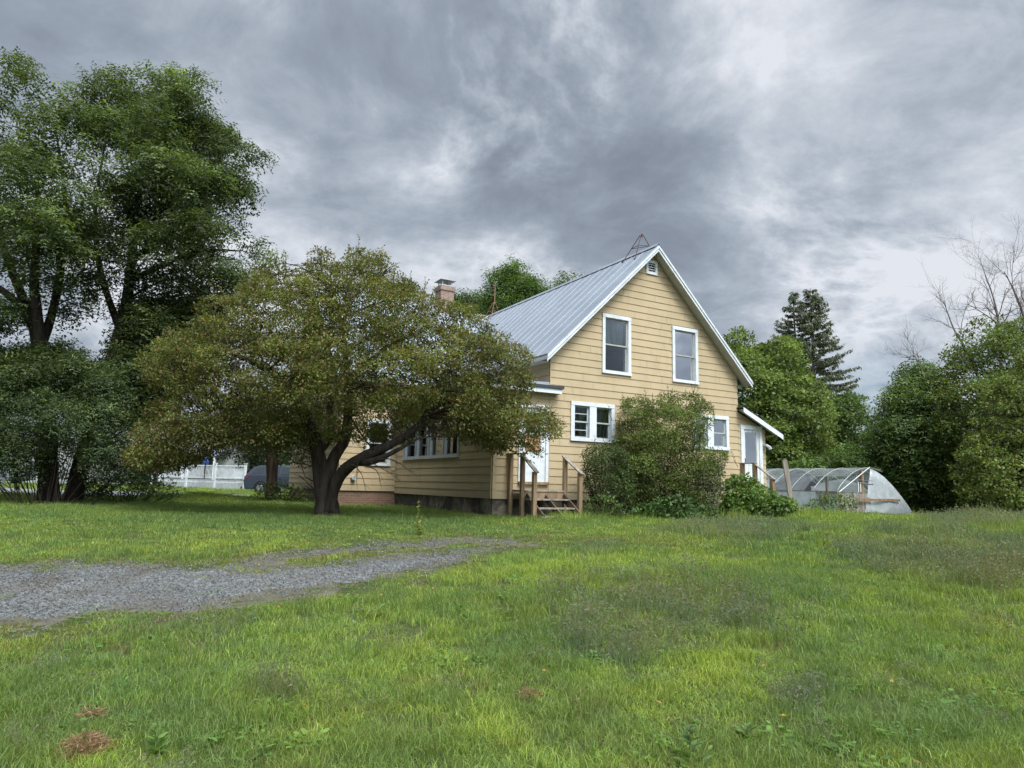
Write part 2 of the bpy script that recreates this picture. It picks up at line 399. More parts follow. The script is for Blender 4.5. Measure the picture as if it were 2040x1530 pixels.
M_sheet = plasticmat('milky_sheet', (.62, .66, .67), .74)

# ------------------------------------------------------------------ ground sheet
def axis(segs):
    a = [segs[0][0]]
    for (x0, x1, st) in segs:
        n = max(1, int(round((x1 - x0) / st))); a += list(x0 + (x1 - x0) * (np.arange(n) + 1) / n)
    return np.array(a)
xs = axis([(-900, -200, 60), (-200, -60, 10), (-60, -20, 2), (-20, -12, .4), (-12, 3, .15), (3, 22, .4), (22, 70, 2), (70, 200, 10), (200, 900, 60)])
ys = axis([(-60, -6, 6), (-6, 2, 1), (2, 5, .3), (5, 15.2, .15), (15.2, 22, .3), (22, 60, 1), (60, 200, 10), (200, 1500, 80)])
XX, YY = np.meshgrid(xs, ys); ZZ = gz(XX, YY)
V = np.stack([XX, YY, ZZ], -1).reshape(-1, 3); nx = len(xs); ny = len(ys)
idx = np.arange(nx * ny).reshape(ny, nx)
Q = np.stack([idx[:-1, :-1], idx[:-1, 1:], idx[1:, 1:], idx[1:, :-1]], -1).reshape(-1, 4)
g = link('ground', np_mesh('ground', V, Q, mats=[M_ground], smooth=True)); tag(g, kind='structure')

# gravel driveway sheet following the terrain (photo outline dropped onto the ground)
def inpoly(poly, x, y):
    poly = np.asarray(poly); x = np.asarray(x); y = np.asarray(y); r = np.zeros(x.shape, bool); n = len(poly); j = n - 1
    for i in range(n):
        xi, yi = poly[i]; xj, yj = poly[j]
        c = ((yi > y) != (yj > y)) & (x < (xj - xi) * (y - yi) / (yj - yi + 1e-12) + xi)
        r ^= c; j = i
    return r
def edgedist(poly, x, y):
    poly = np.asarray(poly, float); d = np.full(np.shape(x), 1e9); n = len(poly)
    for i in range(n):
        a = poly[i]; b = poly[(i + 1) % n]; ab = b - a; t = np.clip(((x - a[0]) * ab[0] + (y - a[1]) * ab[1]) / (ab @ ab + 1e-9), 0, 1)
        d = np.minimum(d, np.hypot(x - a[0] - t * ab[0], y - a[1] - t * ab[1]))
    return d
lowpx = [(-500, 1300), (-250, 1275), (0, 1248), (110, 1246), (260, 1226), (380, 1222), (480, 1203), (620, 1182), (720, 1170), (800, 1146), (880, 1130), (960, 1106), (1030, 1092), (1070, 1088)]
upx = [(1070, 1079), (960, 1072), (860, 1078), (760, 1085), (640, 1096), (540, 1108), (440, 1124), (350, 1132), (260, 1127), (150, 1131), (0, 1132), (-250, 1132), (-500, 1135)]
drive = np.array([gnd(x, y)[:2] for x, y in lowpx + upx])
strip = np.array([gnd(x, y)[:2] for x, y in [(470, 1141), (560, 1135), (660, 1122), (760, 1112), (860, 1101), (960, 1094), (1060, 1086), (1000, 1083), (880, 1087), (760, 1098), (640, 1110), (540, 1122), (470, 1134)]])
def drivemask(x, y):
    d = edgedist(drive, x, y); inside = inpoly(drive, x, y); sdist = np.where(inside, d, -d)
    d2 = edgedist(strip, x, y); i2 = inpoly(strip, x, y); s2 = np.where(i2, d2, -d2)
    n = (n2d(x, y, 1.6, 5) - .5) * .5 + (n2d(x, y, 5., 6) - .5) * .35 + (n2d(x, y, 11., 7) - .5) * .25
    a = sdist + n * 1.1 - .02 - .35 * ss(-1.4, .6, x)
    b = -(s2 + n * .8)
    return np.minimum(a, b)
bx0, by0 = drive.min(0) - .4; bx1, by1 = drive.max(0) + .4
gx = np.arange(bx0, bx1, .075); gy = np.arange(by0, by1, .075)
GX, GY = np.meshgrid(gx, gy); DM = drivemask(GX, GY)
ins = DM > 0
ii = np.arange(GX.size).reshape(GX.shape)
cellok = ins[:-1, :-1] & ins[:-1, 1:] & ins[1:, 1:] & ins[1:, :-1]
Qd = np.stack([ii[:-1, :-1], ii[:-1, 1:], ii[1:, 1:], ii[1:, :-1]], -1)[cellok]
used, inv = np.unique(Qd, return_inverse=True)
GZ = gz(GX, GY) - .03 + .044 * np.clip(DM, 0, .3) / .3 + .012 * (n2d(GX, GY, 3, 8) - .5)
Vd = np.stack([GX, GY, GZ], -1).reshape(-1, 3)[used]
dobj = link('gravel_driveway', np_mesh('gravel_driveway', Vd, inv.reshape(-1, 4), mats=[M_gravel], smooth=True)); tag(dobj, kind='structure')

DD = DM + .24 + .5 * (n2d(GX, GY, 2.1, 41) - .5) + .4 * (n2d(GX, GY, 7., 42) - .5); insd = DD > 0
ck = insd[:-1, :-1] & insd[:-1, 1:] & insd[1:, 1:] & insd[1:, :-1]
Qs = np.stack([ii[:-1, :-1], ii[:-1, 1:], ii[1:, 1:], ii[1:, :-1]], -1)[ck]; used, inv = np.unique(Qs, return_inverse=True)
Vs = np.stack([GX, GY, gz(GX, GY) - .03 + .036 * np.clip(DD, 0, .2) / .2], -1).reshape(-1, 3)[used]
M_dirt = pbr('gritty_dirt', (.125, .115, .085), .95, c2=(.075, .075, .045), scale=5, var=.45, spec=.1)
so_ = link('dirt_path', np_mesh('dirt_path', Vs, inv.reshape(-1, 4), mats=[M_dirt], smooth=True)); tag(so_, kind='structure')

# street across the back left
def strip_road(name, cl, w, mat, lift, step=1.0):
    vs = []; n = len(cl)
    cl = np.array(cl, float); pts = []
    for a, b in zip(cl[:-1], cl[1:]):
        m = max(1, int(np.linalg.norm(b - a) / step))
        pts += [a + (b - a) * k / m for k in range(m)]
    pts.append(cl[-1]); pts = np.array(pts)
    dr = np.gradient(pts, axis=0); dr /= np.linalg.norm(dr, axis=1)[:, None]; nr = np.stack([-dr[:, 1], dr[:, 0]], 1)
    rows = []
    for k in np.linspace(-w / 2, w / 2, 9):
        p = pts + nr * k; rows.append(np.stack([p[:, 0], p[:, 1], gz(p[:, 0], p[:, 1]) + lift], 1))
    R_ = np.stack(rows, 1); n = len(pts); V_ = R_.reshape(-1, 3); I_ = np.arange(n * 9).reshape(n, 9)
    Q_ = np.stack([I_[:-1, :-1], I_[1:, :-1], I_[1:, 1:], I_[:-1, 1:]], -1).reshape(-1, 4)
    o = link(name, np_mesh(name, V_, Q_, mats=[mat], smooth=True)); tag(o, kind='structure'); return o
strip_road('road', [(-120, 36), (-60, 34), (-25, 31.5), (-12.8, 29.5), (-11.5, 29.4)], 6.4, M_asphalt, .05)

# ------------------------------------------------------------------ foliage tools
rng = np.random.default_rng(7)
def unit(a): return a / (np.linalg.norm(a, axis=-1, keepdims=True) + 1e-9)
def leaf_mesh(name, P, Dr, Nn, L, W, C, parent=None, mat=None, fold=.25):
    Dr = unit(Dr); S = unit(np.cross(Dr, Nn)); Nn = unit(np.cross(S, Dr)); L = L[:, None]; W = W[:, None]
    m = P + Dr * L * .45
    v = np.stack([P, m + S * W * .5 + Nn * W * fold, P + Dr * L, m - S * W * .5 + Nn * W * fold], 1).reshape(-1, 3)
    n = len(P); Q = np.arange(n * 4).reshape(n, 4)
    c = np.repeat(C, 4, 0)
    me = np_mesh(name, v, Q, colr=c, mats=[mat or M_leaf]); return link(name, me, parent)
def colvar(n, base, alt, altp, sv=.22, seedv=None):
    r = rng.random(n)[:, None]; b = np.where(r < altp, np.array(alt), np.array(base))
    return np.clip(b * (1 + sv * rng.standard_normal(n)[:, None]), .004, .8)
def puffs(poly, Y, thick, r, n, seed=0, gap=.55, flat=1.0):
    """centres inside the outline of the crown, spread through its depth"""
    rr = np.random.default_rng(seed); poly = np.array(poly, float); m = Y / F
    x0, y0 = poly.min(0); x1, y1 = poly.max(0); out_ = []; R = []
    tries = 0
    while len(out_) < n and tries < n * 60:
        tries += 1
        px = rr.uniform(x0, x1); py = rr.uniform(y0, y1)
        if not inpoly(poly, np.array([px]), np.array([py]))[0]: continue
        ed = float(edgedist(poly, np.array([px]), np.array([py]))[0]) * m
        rad = r * rr.uniform(.6, 1.15); rad = min(rad, max(.40 * r, ed * .95 + .12 * r))
        dmax = thick * math.sqrt(min(1, (ed + .05) / (thick * .8)))
        dY = rr.uniform(-1, 1) * dmax
        if rr.random() < .45: dY = -abs(dY)
        p = at(px, py, Y + dY)
        if any(np.linalg.norm((p - q) / (1, 1, flat)) < gap * (rad + s_) for q, s_ in zip(out_, R)): continue
        out_.append(p); R.append(rad)
    return np.array(out_), np.array(R)
def fill(cent, rad, per_m2, size, base, alt, altp, aspect=.5, squash=.75, droop=.3, pinnate=0, gapthr=.30, gapscale=1.6, seed=1, updense=.35, puffvar=.2, sv=.13, twig=.0):
    Ps = []; Ds = []; Ns = []; Cs = []
    for i, (c, r) in enumerate(zip(cent, rad)):
        n = int(per_m2 * 4 * r * r * rng.uniform(.75, 1.15)) + 4
        d = unit(rng.standard_normal((n, 3))); flip = (d[:, 2] < 0) & (rng.random(n) < updense); d[flip, 2] *= -1
        rr_ = r * (1 - .55 * rng.random(n) ** 1.6) * (1 + .16 * rng.standard_normal(n))
        off = d * rr_[:, None]; off[:, 2] *= squash
        p = c + off
        lump = vnoise(p * gapscale * 1.0, seed); fine = vnoise(p * gapscale * 3.3, seed + 3)
        keep = (lump * .6 + fine * .4) > gapthr
        p = p[keep]; d = d[keep]; n = len(p)
        if not n: continue
        cv = 1 + puffvar * rng.standard_normal()
        ldir = unit(d * 1.0 + rng.standard_normal((n, 3)) * .7 + np.array([0, 0, -droop])); nn = unit(d * .5 + np.array([0, 0, .9]) + rng.standard_normal((n, 3)) * .45)
        cc = colvar(n, base, alt, altp, sv) * cv * (1 + .35 * (lump[keep][:, None] - .5))
        if pinnate:
            k = pinnate; Lr = size * 5.0
            for a in range(k):
                t_ = (a // 2 + .6) / (k / 2 + .4); side = 1 if a % 2 else -1
                S_ = unit(np.cross(ldir, nn)); pos = p + ldir * (Lr * t_) - np.array([0, 0, 1.]) * (Lr * .35 * t_ * t_)
                Ps.append(pos); Ds.append(unit(S_ * side + ldir * .45 - np.array([0, 0, .25]))); Ns.append(nn); Cs.append(cc * (1 + .08 * rng.standard_normal((n, 1))))
        else:
            Ps.append(p); Ds.append(ldir); Ns.append(nn); Cs.append(cc)
    P = np.concatenate(Ps); Dd = np.concatenate(Ds); N_ = np.concatenate(Ns); C_ = np.clip(np.concatenate(Cs), .004, .9)
    n = len(P); L = size * rng.uniform(.7, 1.35, n)
    return P, Dd, N_, L, L * aspect, C_
def limb_path(a, b, sag=.12, n=6, jit=.05):
    a = np.asarray(a, float); b = np.asarray(b, float); L = np.linalg.norm(b - a); pts = []
    o1 = rng.standard_normal(3) * L * jit
    for i in range(n):
        t = i / (n - 1); p = a + (b - a) * t; p = p + np.array([0, 0, 1]) * math.sin(math.pi * t) * (-sag) * L + o1 * math.sin(math.pi * t) + rng.standard_normal(3) * L * .012 * (0 < i < n - 1)
        pts.append(p)
    return pts
def limbs(mb, stems, cent, rad, r0=.10, k=5, every=1, twigs=2):
    S = []
    for st, rs in stems:
        for i in range(len(st) - 1):
            for t in np.linspace(0, 1, 6)[:-1]:
                S.append((np.array(st[i]) * (1 - t) + np.array(st[i + 1]) * t, rs[i] * (1 - t) + rs[i + 1] * t))
    SP = np.array([s[0] for s in S]); zb = SP[:, 2].min(); zlow = zb + min(1.9, .25 * (SP[:, 2].max() - zb)); SR = np.array([s[1] for s in S])
    for i, (c, r) in enumerate(zip(cent, rad)):
        if i % every: continue
        d = c - SP; horiz = np.hypot(d[:, 0], d[:, 1]); cost = np.linalg.norm(d, axis=1) + .35 * np.maximum(0, -d[:, 2]) + np.where(SP[:, 2] < zlow, 50, 0)
        j = int(np.argmin(cost)); L = np.linalg.norm(c - SP[j]); ra = min(SR[j] * .6, .011 * L + .008, r0)
        pts = limb_path(SP[j], c, .10 if c[2] > SP[j][2] + L * .3 else -.14, 6); mb.tube(pts, list(np.linspace(ra, ra * .28, 6)), k, cap=False)
        for q in range(twigs):
            e = c + unit(rng.standard_normal(3) + np.array([0, 0, .3])) * r * .85; s0 = pts[rng.integers(3, 5)]
            mb.tube(limb_path(s0, e, .0, 3, .08), [ra * .35, ra * .25, .004], 3, cap=False)
def trunk_mesh(mb, pts, rad, k=10, rough=.08, sub=4):
    P = [np.array(p, float) for p in pts]; n = len(P); out_ = []; ro = []
    for i in range(n - 1):
        p0 = P[max(i - 1, 0)]; p1 = P[i]; p2 = P[i + 1]; p3 = P[min(i + 2, n - 1)]
        for s_ in range(sub):
            t = s_ / sub; out_.append(.5 * ((2 * p1) + (-p0 + p2) * t + (2 * p0 - 5 * p1 + 4 * p2 - p3) * t * t + (-p0 + 3 * p1 - 3 * p2 + p3) * t ** 3))
            ro.append((rad[i] * (1 - t) + rad[i + 1] * t) * (1 + rough * rng.standard_normal() * .5))
    out_.append(P[-1]); ro.append(rad[-1]); mb.tube(out_, ro, k)
    return out_, ro
def pxpath(lst): return [at(x, y, Y) for x, y, Y in lst]
def tree(name, label, cat, polys, Y, thick, r, n, base, alt, altp, trunk=None, group=None, leafsize=.10, per=90, barkm=None, seed=1, stems=None, foot=None, **kw):
    cs = []; rs = []
    for i, pg in enumerate(polys):
        a, b = puffs(pg, Y, thick, r, n if len(polys) == 1 else int(n / len(polys)), seed * 13 + i); cs.append(a); rs.append(b)
    cent = np.concatenate(cs); rad = np.concatenate(rs)
    if stems is None:
        lo = cent[:, 2].min(); cx, cy = cent[:, 0].mean(), cent[:, 1].mean(); top = cent[np.argmax(cent[:, 2])]
        fx, fy = foot if foot is not None else (cx, cy)
        g0 = float(gz(fx, fy)) - .1; H = top[2] - g0
        pts = [(fx, fy, g0), (fx + .1, fy, g0 + H * .25), (cx * .6 + fx * .4, cy, g0 + H * .55), (top[0] * .6 + cx * .4, top[1], g0 + H * .93)]
        R0 = trunk or H * .018
        stems = [(pts, [R0 * 1.25, R0, R0 * .6, R0 * .12])]
    root = empty(name, tuple(stems[0][0][0])); tag(root, label, cat, group)
    off = Vector(stems[0][0][0])
    mb = MB(); st2 = []
    for pts, rr_ in stems: st2.append(trunk_mesh(mb, pts, rr_))
    limbs(mb, st2, cent, rad, every=kw.pop('every', 1), twigs=kw.pop('twigs', 2), r0=kw.pop('limb_r', .10))
    mb.v = [(x - off.x, y - off.y, z - off.z) for x, y, z in mb.v]
    mb.build('trunk', barkm or M_bark, root, smooth=True)
    P, Dd, N_, L, W, C_ = fill(cent, rad, per, leafsize, base, alt, altp, seed=seed, **kw)
    leaf_mesh('crown', P - np.array(off), Dd, N_, L, W, C_, root)
    return root, cent, rad
exec_after = []

# ================================================================== HOUSE (local x = along the gable wall, y = along the side, z up)
HP = atc = at(1092, 975, 18.6)
house = empty('farmhouse', (float(HP[0]), float(HP[1]), 0), math.pi / 2 - YAW)
tag(house, 'two storey tan clapboard farmhouse with grey metal roof behind the gnarled tree', 'house')
def W2H(p): p = np.asarray(p, float); q = p - np.array([HP[0], HP[1], 0]); c, s = math.sin(YAW), math.cos(YAW); return np.array([q[0] * c + q[1] * s, -q[0] * s + q[1] * c, q[2]])
def H2W(x, y, z): c, s = math.sin(YAW), math.cos(YAW); return np.array([HP[0] + x * c - y * s, HP[1] + x * s + y * c, z])
WD, LN = 7.17, 14.05
ZE, SL, RU, RZ = 5.11, .97, 3.585, 8.90           # eave height at overhang .32, slope, ridge
EX = .205
wrng = random.Random(3)
def wall(mb, T, z0, z1, left, right, breaks=(), holes=(), seams=True):
    nrow = int(math.ceil((z1 - z0) / EX)); 
    for r in range(nrow):
        a = z0 + r * EX; b = min(a + EX, z1)
        cuts = sorted({a, b} | {x for x in breaks if a < x < b} | {h[2] for h in holes if a < h[2] < b} | {h[3] for h in holes if a < h[3] < b})
        sm = []; x = left((a + b) / 2) + wrng.uniform(.1, 1.22)
        while seams and x < right((a + b) / 2): sm.append(x); x += 1.22
        sagz = [wrng.uniform(-.004, .004) for _ in range(2)]
        for c0, c1 in zip(cuts[:-1], cuts[1:]):
            zm = (c0 + c1) / 2; L0, L1, R0, R1 = left(c0 + 1e-5), left(c1 - 1e-5), right(c0 + 1e-5), right(c1 - 1e-5)
            if R0 - L0 < .02 and R1 - L1 < .02: continue
            segs = []; blk = sorted([(h[0], h[1]) for h in holes if h[2] < zm < h[3]] + [(q, q + .006) for q in sm if wrng.random() < .45 and max(L0, L1) + .05 < q < min(R0, R1) - .05]); cur = (L0, L1)
            for h0, h1 in blk:
                if h0 > cur[0] + .01 and h0 < min(R0, R1): segs.append((cur[0], cur[1], h0, h0))
                if h1 > max(cur): cur = (h1, h1)
            if cur[0] < max(R0, R1) - .01: segs.append((cur[0], cur[1], R0, R1))
            d = lambda z: .020 - .016 * (z - a) / EX
            for l0, l1, r0, r1 in segs:
                mb.add([T(l0, d(c0), c0), T(r0, d(c0), c0), T(r1, d(c1), c1), T(l1, d(c1), c1)], [(0, 1, 2, 3)])
                if c0 == a: mb.mi = 1; mb.add([T(l0, d(c0), c0), T(r0, d(c0), c0), T(r0, 0, c0), T(l0, 0, c0)], [(0, 3, 2, 1)]); mb.mi = 0
    # backing behind the boards
    mb.mi = 1
    zs = sorted({z0, z1} | set(breaks) | {h[2] for h in holes} | {h[3] for h in holes})
    zs = [z for z in zs if z0 <= z <= z1]
    for c0, c1 in zip(zs[:-1], zs[1:]):
        zm = (c0 + c1) / 2; L0, L1, R0, R1 = left(c0 + 1e-5), left(c1 - 1e-5), right(c0 + 1e-5), right(c1 - 1e-5)
        cur = (L0, L1)
        for h0, h1 in sorted((h[0], h[1]) for h in holes if h[2] < zm < h[3]):
            if h0 > cur[0] + .01: mb.add([T(cur[0], -.004, c0), T(h0, -.004, c0), T(h0, -.004, c1), T(cur[1], -.004, c1)], [(0, 1, 2, 3)])
            cur = (h1, h1)
        mb.add([T(cur[0], -.004, c0), T(R0, -.004, c0), T(R1, -.004, c1), T(cur[1], -.004, c1)], [(0, 1, 2, 3)])
    mb.mi = 0
TG = lambda s, d, z: (s, -d, z)                    # front gable wall
TL = lambda s, d, z: (-d, s, z)                    # main side wall facing the tree
TP = lambda s, d, z: (-1.68 - d, s, z)             # enclosed side porch wall
TW = lambda s, d, z: (s, 6.97 - d, z)              # front wall of the cross wing
TQ = lambda s, d, z: (-3.64 - d, s, z)             # end of the cross wing
TR_ = lambda s, d, z: (WD + d, s, z)
TB = lambda s, d, z: (s, LN + d, z)
TE = lambda s, d, z: (8.41 + d, s, z)              # rear entry side
roofz = lambda u_: ZE + SL * (u_ + .32) - .17
ze0 = roofz(0)
gl = lambda z: max(0., (z - ze0) / SL); gr = lambda z: min(WD, WD - (z - ze0) / SL)
W1 = (1.84, 2.68, 4.92, 6.47); W2 = (4.49, 5.34, 4.92, 6.46)          # openings upstairs
W3a = (.80, 1.30, 2.96, 3.84); W3b = (1.54, 2.06, 2.96, 3.84); W4a = (5.30, 5.80, 2.96, 3.82); W4b = (6.05, 6.60, 2.96, 3.82)
VT = (3.45, 3.73, 8.12, 8.40)
DF = (-.86, -.12, 1.72, 3.66)      # porch door opening
DR = (7.38, 8.10, 1.72, 3.58)
mb = MB(); zt = RZ - .22
wall(mb, TG, 1.27, zt, gl, gr, [ze0], [W1, W2, W3a, W3b, W4a, W4b, VT])
mb.build('wall', [M_siding, M_seam], house)
mb = MB(); wall(mb, TG, 1.27, 4.20, lambda z: -1.68, lambda z: -.004, [], [DF], False); wall(mb, TP, 1.27, 4.25, lambda z: 0., lambda z: 6.97, [], [(1.99, 6.25, 2.42, 3.50)])
mb.build('porch_wall', [M_siding, M_seam], house)
mb = MB(); wall(mb, TL, 4.2, ze0, lambda z: 0, lambda z: 6.97)
mb.build('wall', [M_siding, M_seam], house)
mb = MB(); wall(mb, TW, 1.33, ze0 + .02, lambda z: -3.64, lambda z: -.0, [], [(-2.66, -2.0, 2.25, 3.6), (-1.1, -.6, 4.75, 5.15)])
wl = lambda z: max(6.97, 6.97 + (z - ze0) / SL); wr = lambda z: min(LN, LN - (z - ze0) / SL)
wall(mb, TQ, 1.33, ze0 + SL * 3.5, wl, wr, [ze0], [(9.2, 10.1, 2.2, 3.6)])
mb.build('wing_wall', [M_siding, M_seam], house)
mb = MB(); wall(mb, TR_, 1.27, ze0, lambda z: 0, lambda z: LN, [], [], False)
mb.build('wall', [M_siding, M_seam], house)
mb = MB(); wall(mb, TB, 1.27, zt, lambda z: max(0., (z - ze0) / SL), lambda z: min(WD, WD - (z - ze0) / SL), [ze0], [], False)
wall(mb, TB, 1.27, ze0, lambda z: -3.64, lambda z: 0, [], [], False)
mb.build('wall', [M_siding, M_seam], house)
# rear entry lean-to
erz = lambda u_: 4.22 - .425 * (u_ - 7.17)
mb = MB(); wall(mb, TG, 1.45, 4.12, lambda z: 7.175, lambda z: min(8.41, 7.17 + (4.12 - z) / .425), [erz(8.41) - .1], [DR], False)
wall(mb, TE, 1.45, 3.6, lambda z: 0, lambda z: 3.0, [], [], False)
mb.build('entry_wall', [M_siding, M_seam], house)
# corner boards
mb = MB()
for a in ((-1.70, -.045, 1.27, -1.60, .0, 4.2), (-1.725, .012, 1.27, -1.68, .09, 4.2)): mb.box(a[:3], a[3:])
mb.box((-.012, -.03, 1.27), (.012, -.024, 5.0))
mb.build('corner_board', [M_siding], house)
# foundation
mb = MB(); mb.box((.03, .03, .2), (WD - .03, .3, 1.27)); mb.box((WD - .3, .3, .2), (WD - .03, LN - .03, 1.27)); mb.box((-1.66, .02, .2), (.03, .25, 1.27)); mb.box((-1.66, .25, .2), (-1.4, 6.97, 1.27)); mb.box((WD - .03, .05, .2), (8.38, 2.9, 1.44))
mb.build('foundation', M_conc, house)
mb = MB(); mb.box((-3.6, 7.0, .2), (-1.42, 7.25, 1.33)); mb.box((-3.6, 7.25, .2), (-3.35, LN, 1.33)); mb.box((-3.35, LN - .3, .2), (WD - .3, LN - .04, 1.26))
o = mb.build('foundation', M_brick, house); o['label'] = 'red brick footing under the far wing'
# dark sheets behind the windows, coloured as the shade of the rooms
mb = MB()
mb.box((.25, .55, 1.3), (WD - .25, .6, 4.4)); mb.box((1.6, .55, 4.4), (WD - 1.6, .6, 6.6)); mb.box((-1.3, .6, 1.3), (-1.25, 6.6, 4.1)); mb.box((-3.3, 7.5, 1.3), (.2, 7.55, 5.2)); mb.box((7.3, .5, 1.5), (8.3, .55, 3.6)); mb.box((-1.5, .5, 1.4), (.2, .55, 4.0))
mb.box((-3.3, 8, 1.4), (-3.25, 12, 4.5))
mb.build('dark_room_backing', M_dark, house)

def rslab(mb, p, th):            # p: 4 corners of the upper face
    P = [Vector(q) for q in p]; n = (P[1] - P[0]).cross(P[3] - P[0]).normalized()
    if n.z < 0: n = -n
    mb.box8([q - n * th for q in P] + P)
def seams_on(mb, a0, a1, b0, b1, n, h=.017, w=.014):   # ribs from eave line a to ridge line b
    a0, a1, b0, b1 = map(Vector, (a0, a1, b0, b1)); nn = (a1 - a0).cross(b0 - a0).normalized()
    if nn.z < 0: nn = -nn
    for i in range(1, n):
        t = i / n; p = a0.lerp(a1, t) + nn * h / 2; q = b0.lerp(b1, t) + nn * h / 2; mb.bar(p, q, w, h, up=nn)
OV = .32; F0 = -.36; B0 = LN + .34
zr = RZ
# main roof, both slopes
mb = MB(); rslab(mb, [(-OV, F0, ZE), (-OV, B0, ZE), (RU, B0, zr), (RU, F0, zr)], .035); seams_on(mb, (-OV, F0, ZE), (-OV, B0, ZE), (RU, F0, zr), (RU, B0, zr), 27)
mb.build('roof', M_roof, house)
mb = MB(); rslab(mb, [(RU, F0, zr), (RU, B0, zr), (WD + OV, B0, ZE), (WD + OV, F0, ZE)], .035); seams_on(mb, (WD + OV, F0, ZE), (WD + OV, B0, ZE), (RU, F0, zr), (RU, B0, zr), 27)
mb.build('roof', M_roof, house)
mb = MB(); rslab(mb, [(RU - .14, F0 - .01, zr - .136 + .045), (RU - .14, B0, zr - .136 + .045), (RU, B0, zr + .045), (RU, F0 - .01, zr + .045)], .012); rslab(mb, [(RU, F0 - .01, zr + .045), (RU, B0, zr + .045), (RU + .14, B0, zr - .136 + .045), (RU + .14, F0 - .01, zr - .136 + .045)], .012)
mb.build('ridge_cap', M_roof, house)
# rake boards, soffit, fascia
def dn(p, k): return (p[0], p[1], p[2] - k)
mb = MB()
for sx in (-1, 1):
    e = (RU + sx * (RU + OV), F0, ZE); r_ = (RU, F0, zr)
    for y0, y1, k0, k1 in ((F0 + .004, F0 + .03, .05, .215), (F0 - .022, F0 + .004, .05, .12)):
        mb.prism([(e[0], y0, e[2] - k0), (r_[0], y0, r_[2] - k0), (r_[0], y0, r_[2] - k1), (e[0], y0, e[2] - k1)], (0, y1 - y0, 0))
mb.build('rake_board', M_white, house)
mb = MB()
for sx in (-1, 1):
    e = (RU + sx * (RU + OV - .01), ZE); r_ = (RU, zr)
    mb.prism([(e[0], F0 + .032, e[1] - .06), (r_[0], F0 + .032, r_[1] - .06), (r_[0], F0 + .032, r_[1] - .155), (e[0], F0 + .032, e[1] - .155)], (0, -F0 - .036, 0))
mb.box((-OV + .004, F0 + .034, ZE - .14), (-OV + .03, 6.6, ZE - .045)); mb.box((-OV + .03, .02, ZE - .15), (-.01, 6.6, ZE - .13))
mb.box((WD + OV - .03, F0 + .034, ZE - .14), (WD + OV - .004, B0, ZE - .045)); mb.box((WD + .02, .02, ZE - .15), (WD + OV - .03, B0, ZE - .13))
mb.build('soffit', M_soffit, house)
# cross wing roof
RV = 10.51
mb = MB(); Y0 = 6.59; Y1 = 14.43; X0 = -3.98
for ya, nn in ((Y0, 1), (Y1, 1)):
    rslab(mb, [(X0, ya, ZE), (RU - .02, ya, ZE), (RU - .02, RV, zr - .004), (X0, RV, zr - .004)], .035); seams_on(mb, (X0, ya, ZE), (RU - .02, ya, ZE), (X0, RV, zr - .004), (RU - .02, RV, zr - .004), 14)
mb.build('wing_roof', M_roof, house)
mb = MB()
for ya in (Y0, Y1): mb.prism([(X0 + .01, ya, ZE - .05), (X0 + .01, RV, zr - .055), (X0 + .01, RV, zr - .215), (X0 + .01, ya, ZE - .215)], (.03, 0, 0))
mb.box((X0 + .04, Y0 + .004, ZE - .16), (-.34, Y0 + .03, ZE - .045)); mb.box((X0 + .04, Y0 + .03, ZE - .15), (-.34, 6.94, ZE - .13))
mb.build('wing_fascia', M_white, house)
# porch roof (low slope, tilted towards the front)
mb = MB(); mb.box8([(-1.96, -.28, 4.245), (.24, -.28, 4.245), (.24, -.03, 4.26), (-1.96, -.03, 4.26), (-1.96, -.28, 4.27), (.24, -.28, 4.27), (.24, -.03, 4.33), (-1.96, -.03, 4.33)])
mb.box8([(-1.96, -.03, 4.26), (-.03, -.03, 4.26), (-.03, 6.96, 4.30), (-1.96, 6.96, 4.26), (-1.96, -.03, 4.335), (-.03, -.03, 4.40), (-.03, 6.96, 4.60), (-1.96, 6.96, 4.36)])
mb.build('porch_roof', M_roof, house)
mb = MB(); mb.box((-1.99, -.31, 4.20), (.27, -.283, 4.275)); mb.box((.242, -.283, 4.20), (.27, -.03, 4.275)); mb.box((-1.99, -.283, 4.20), (-1.963, 6.96, 4.275))
mb.build('roof_edge_strip', M_roofdark, house)
mb = MB(); mb.box((-1.95, -.27, 4.07), (.22, -.245, 4.198)); mb.box((-1.95, -.245, 4.07), (-1.925, 6.96, 4.198)); mb.box((.195, -.245, 4.07), (.22, -.03, 4.198)); mb.box((-1.92, -.24, 4.16), (.19, -.03, 4.18)); mb.box((-1.92, -.03, 4.2), (-1.71, 6.96, 4.22))
mb.build('porch_fascia', M_white, house)
# rear entry roof
mb = MB(); rslab(mb, [(7.12, -.30, 4.27), (8.92, -.30, 3.505), (8.92, 3.2, 3.505), (7.12, 3.2, 4.27)], .03); mb.build('entry_roof', M_roofdark, house)
mb = MB(); mb.prism([(7.10, -.325, 4.235), (8.91, -.325, 3.466), (8.91, -.325, 3.31), (7.16, -.325, 4.055), (7.10, -.325, 4.09)], (0, .028, 0)); mb.prism([(7.2, -.29, 4.19), (8.88, -.29, 3.475), (8.88, -.29, 3.455), (7.2, -.29, 4.17)], (0, .28, 0))
mb.build('entry_rake_board', M_white, house)

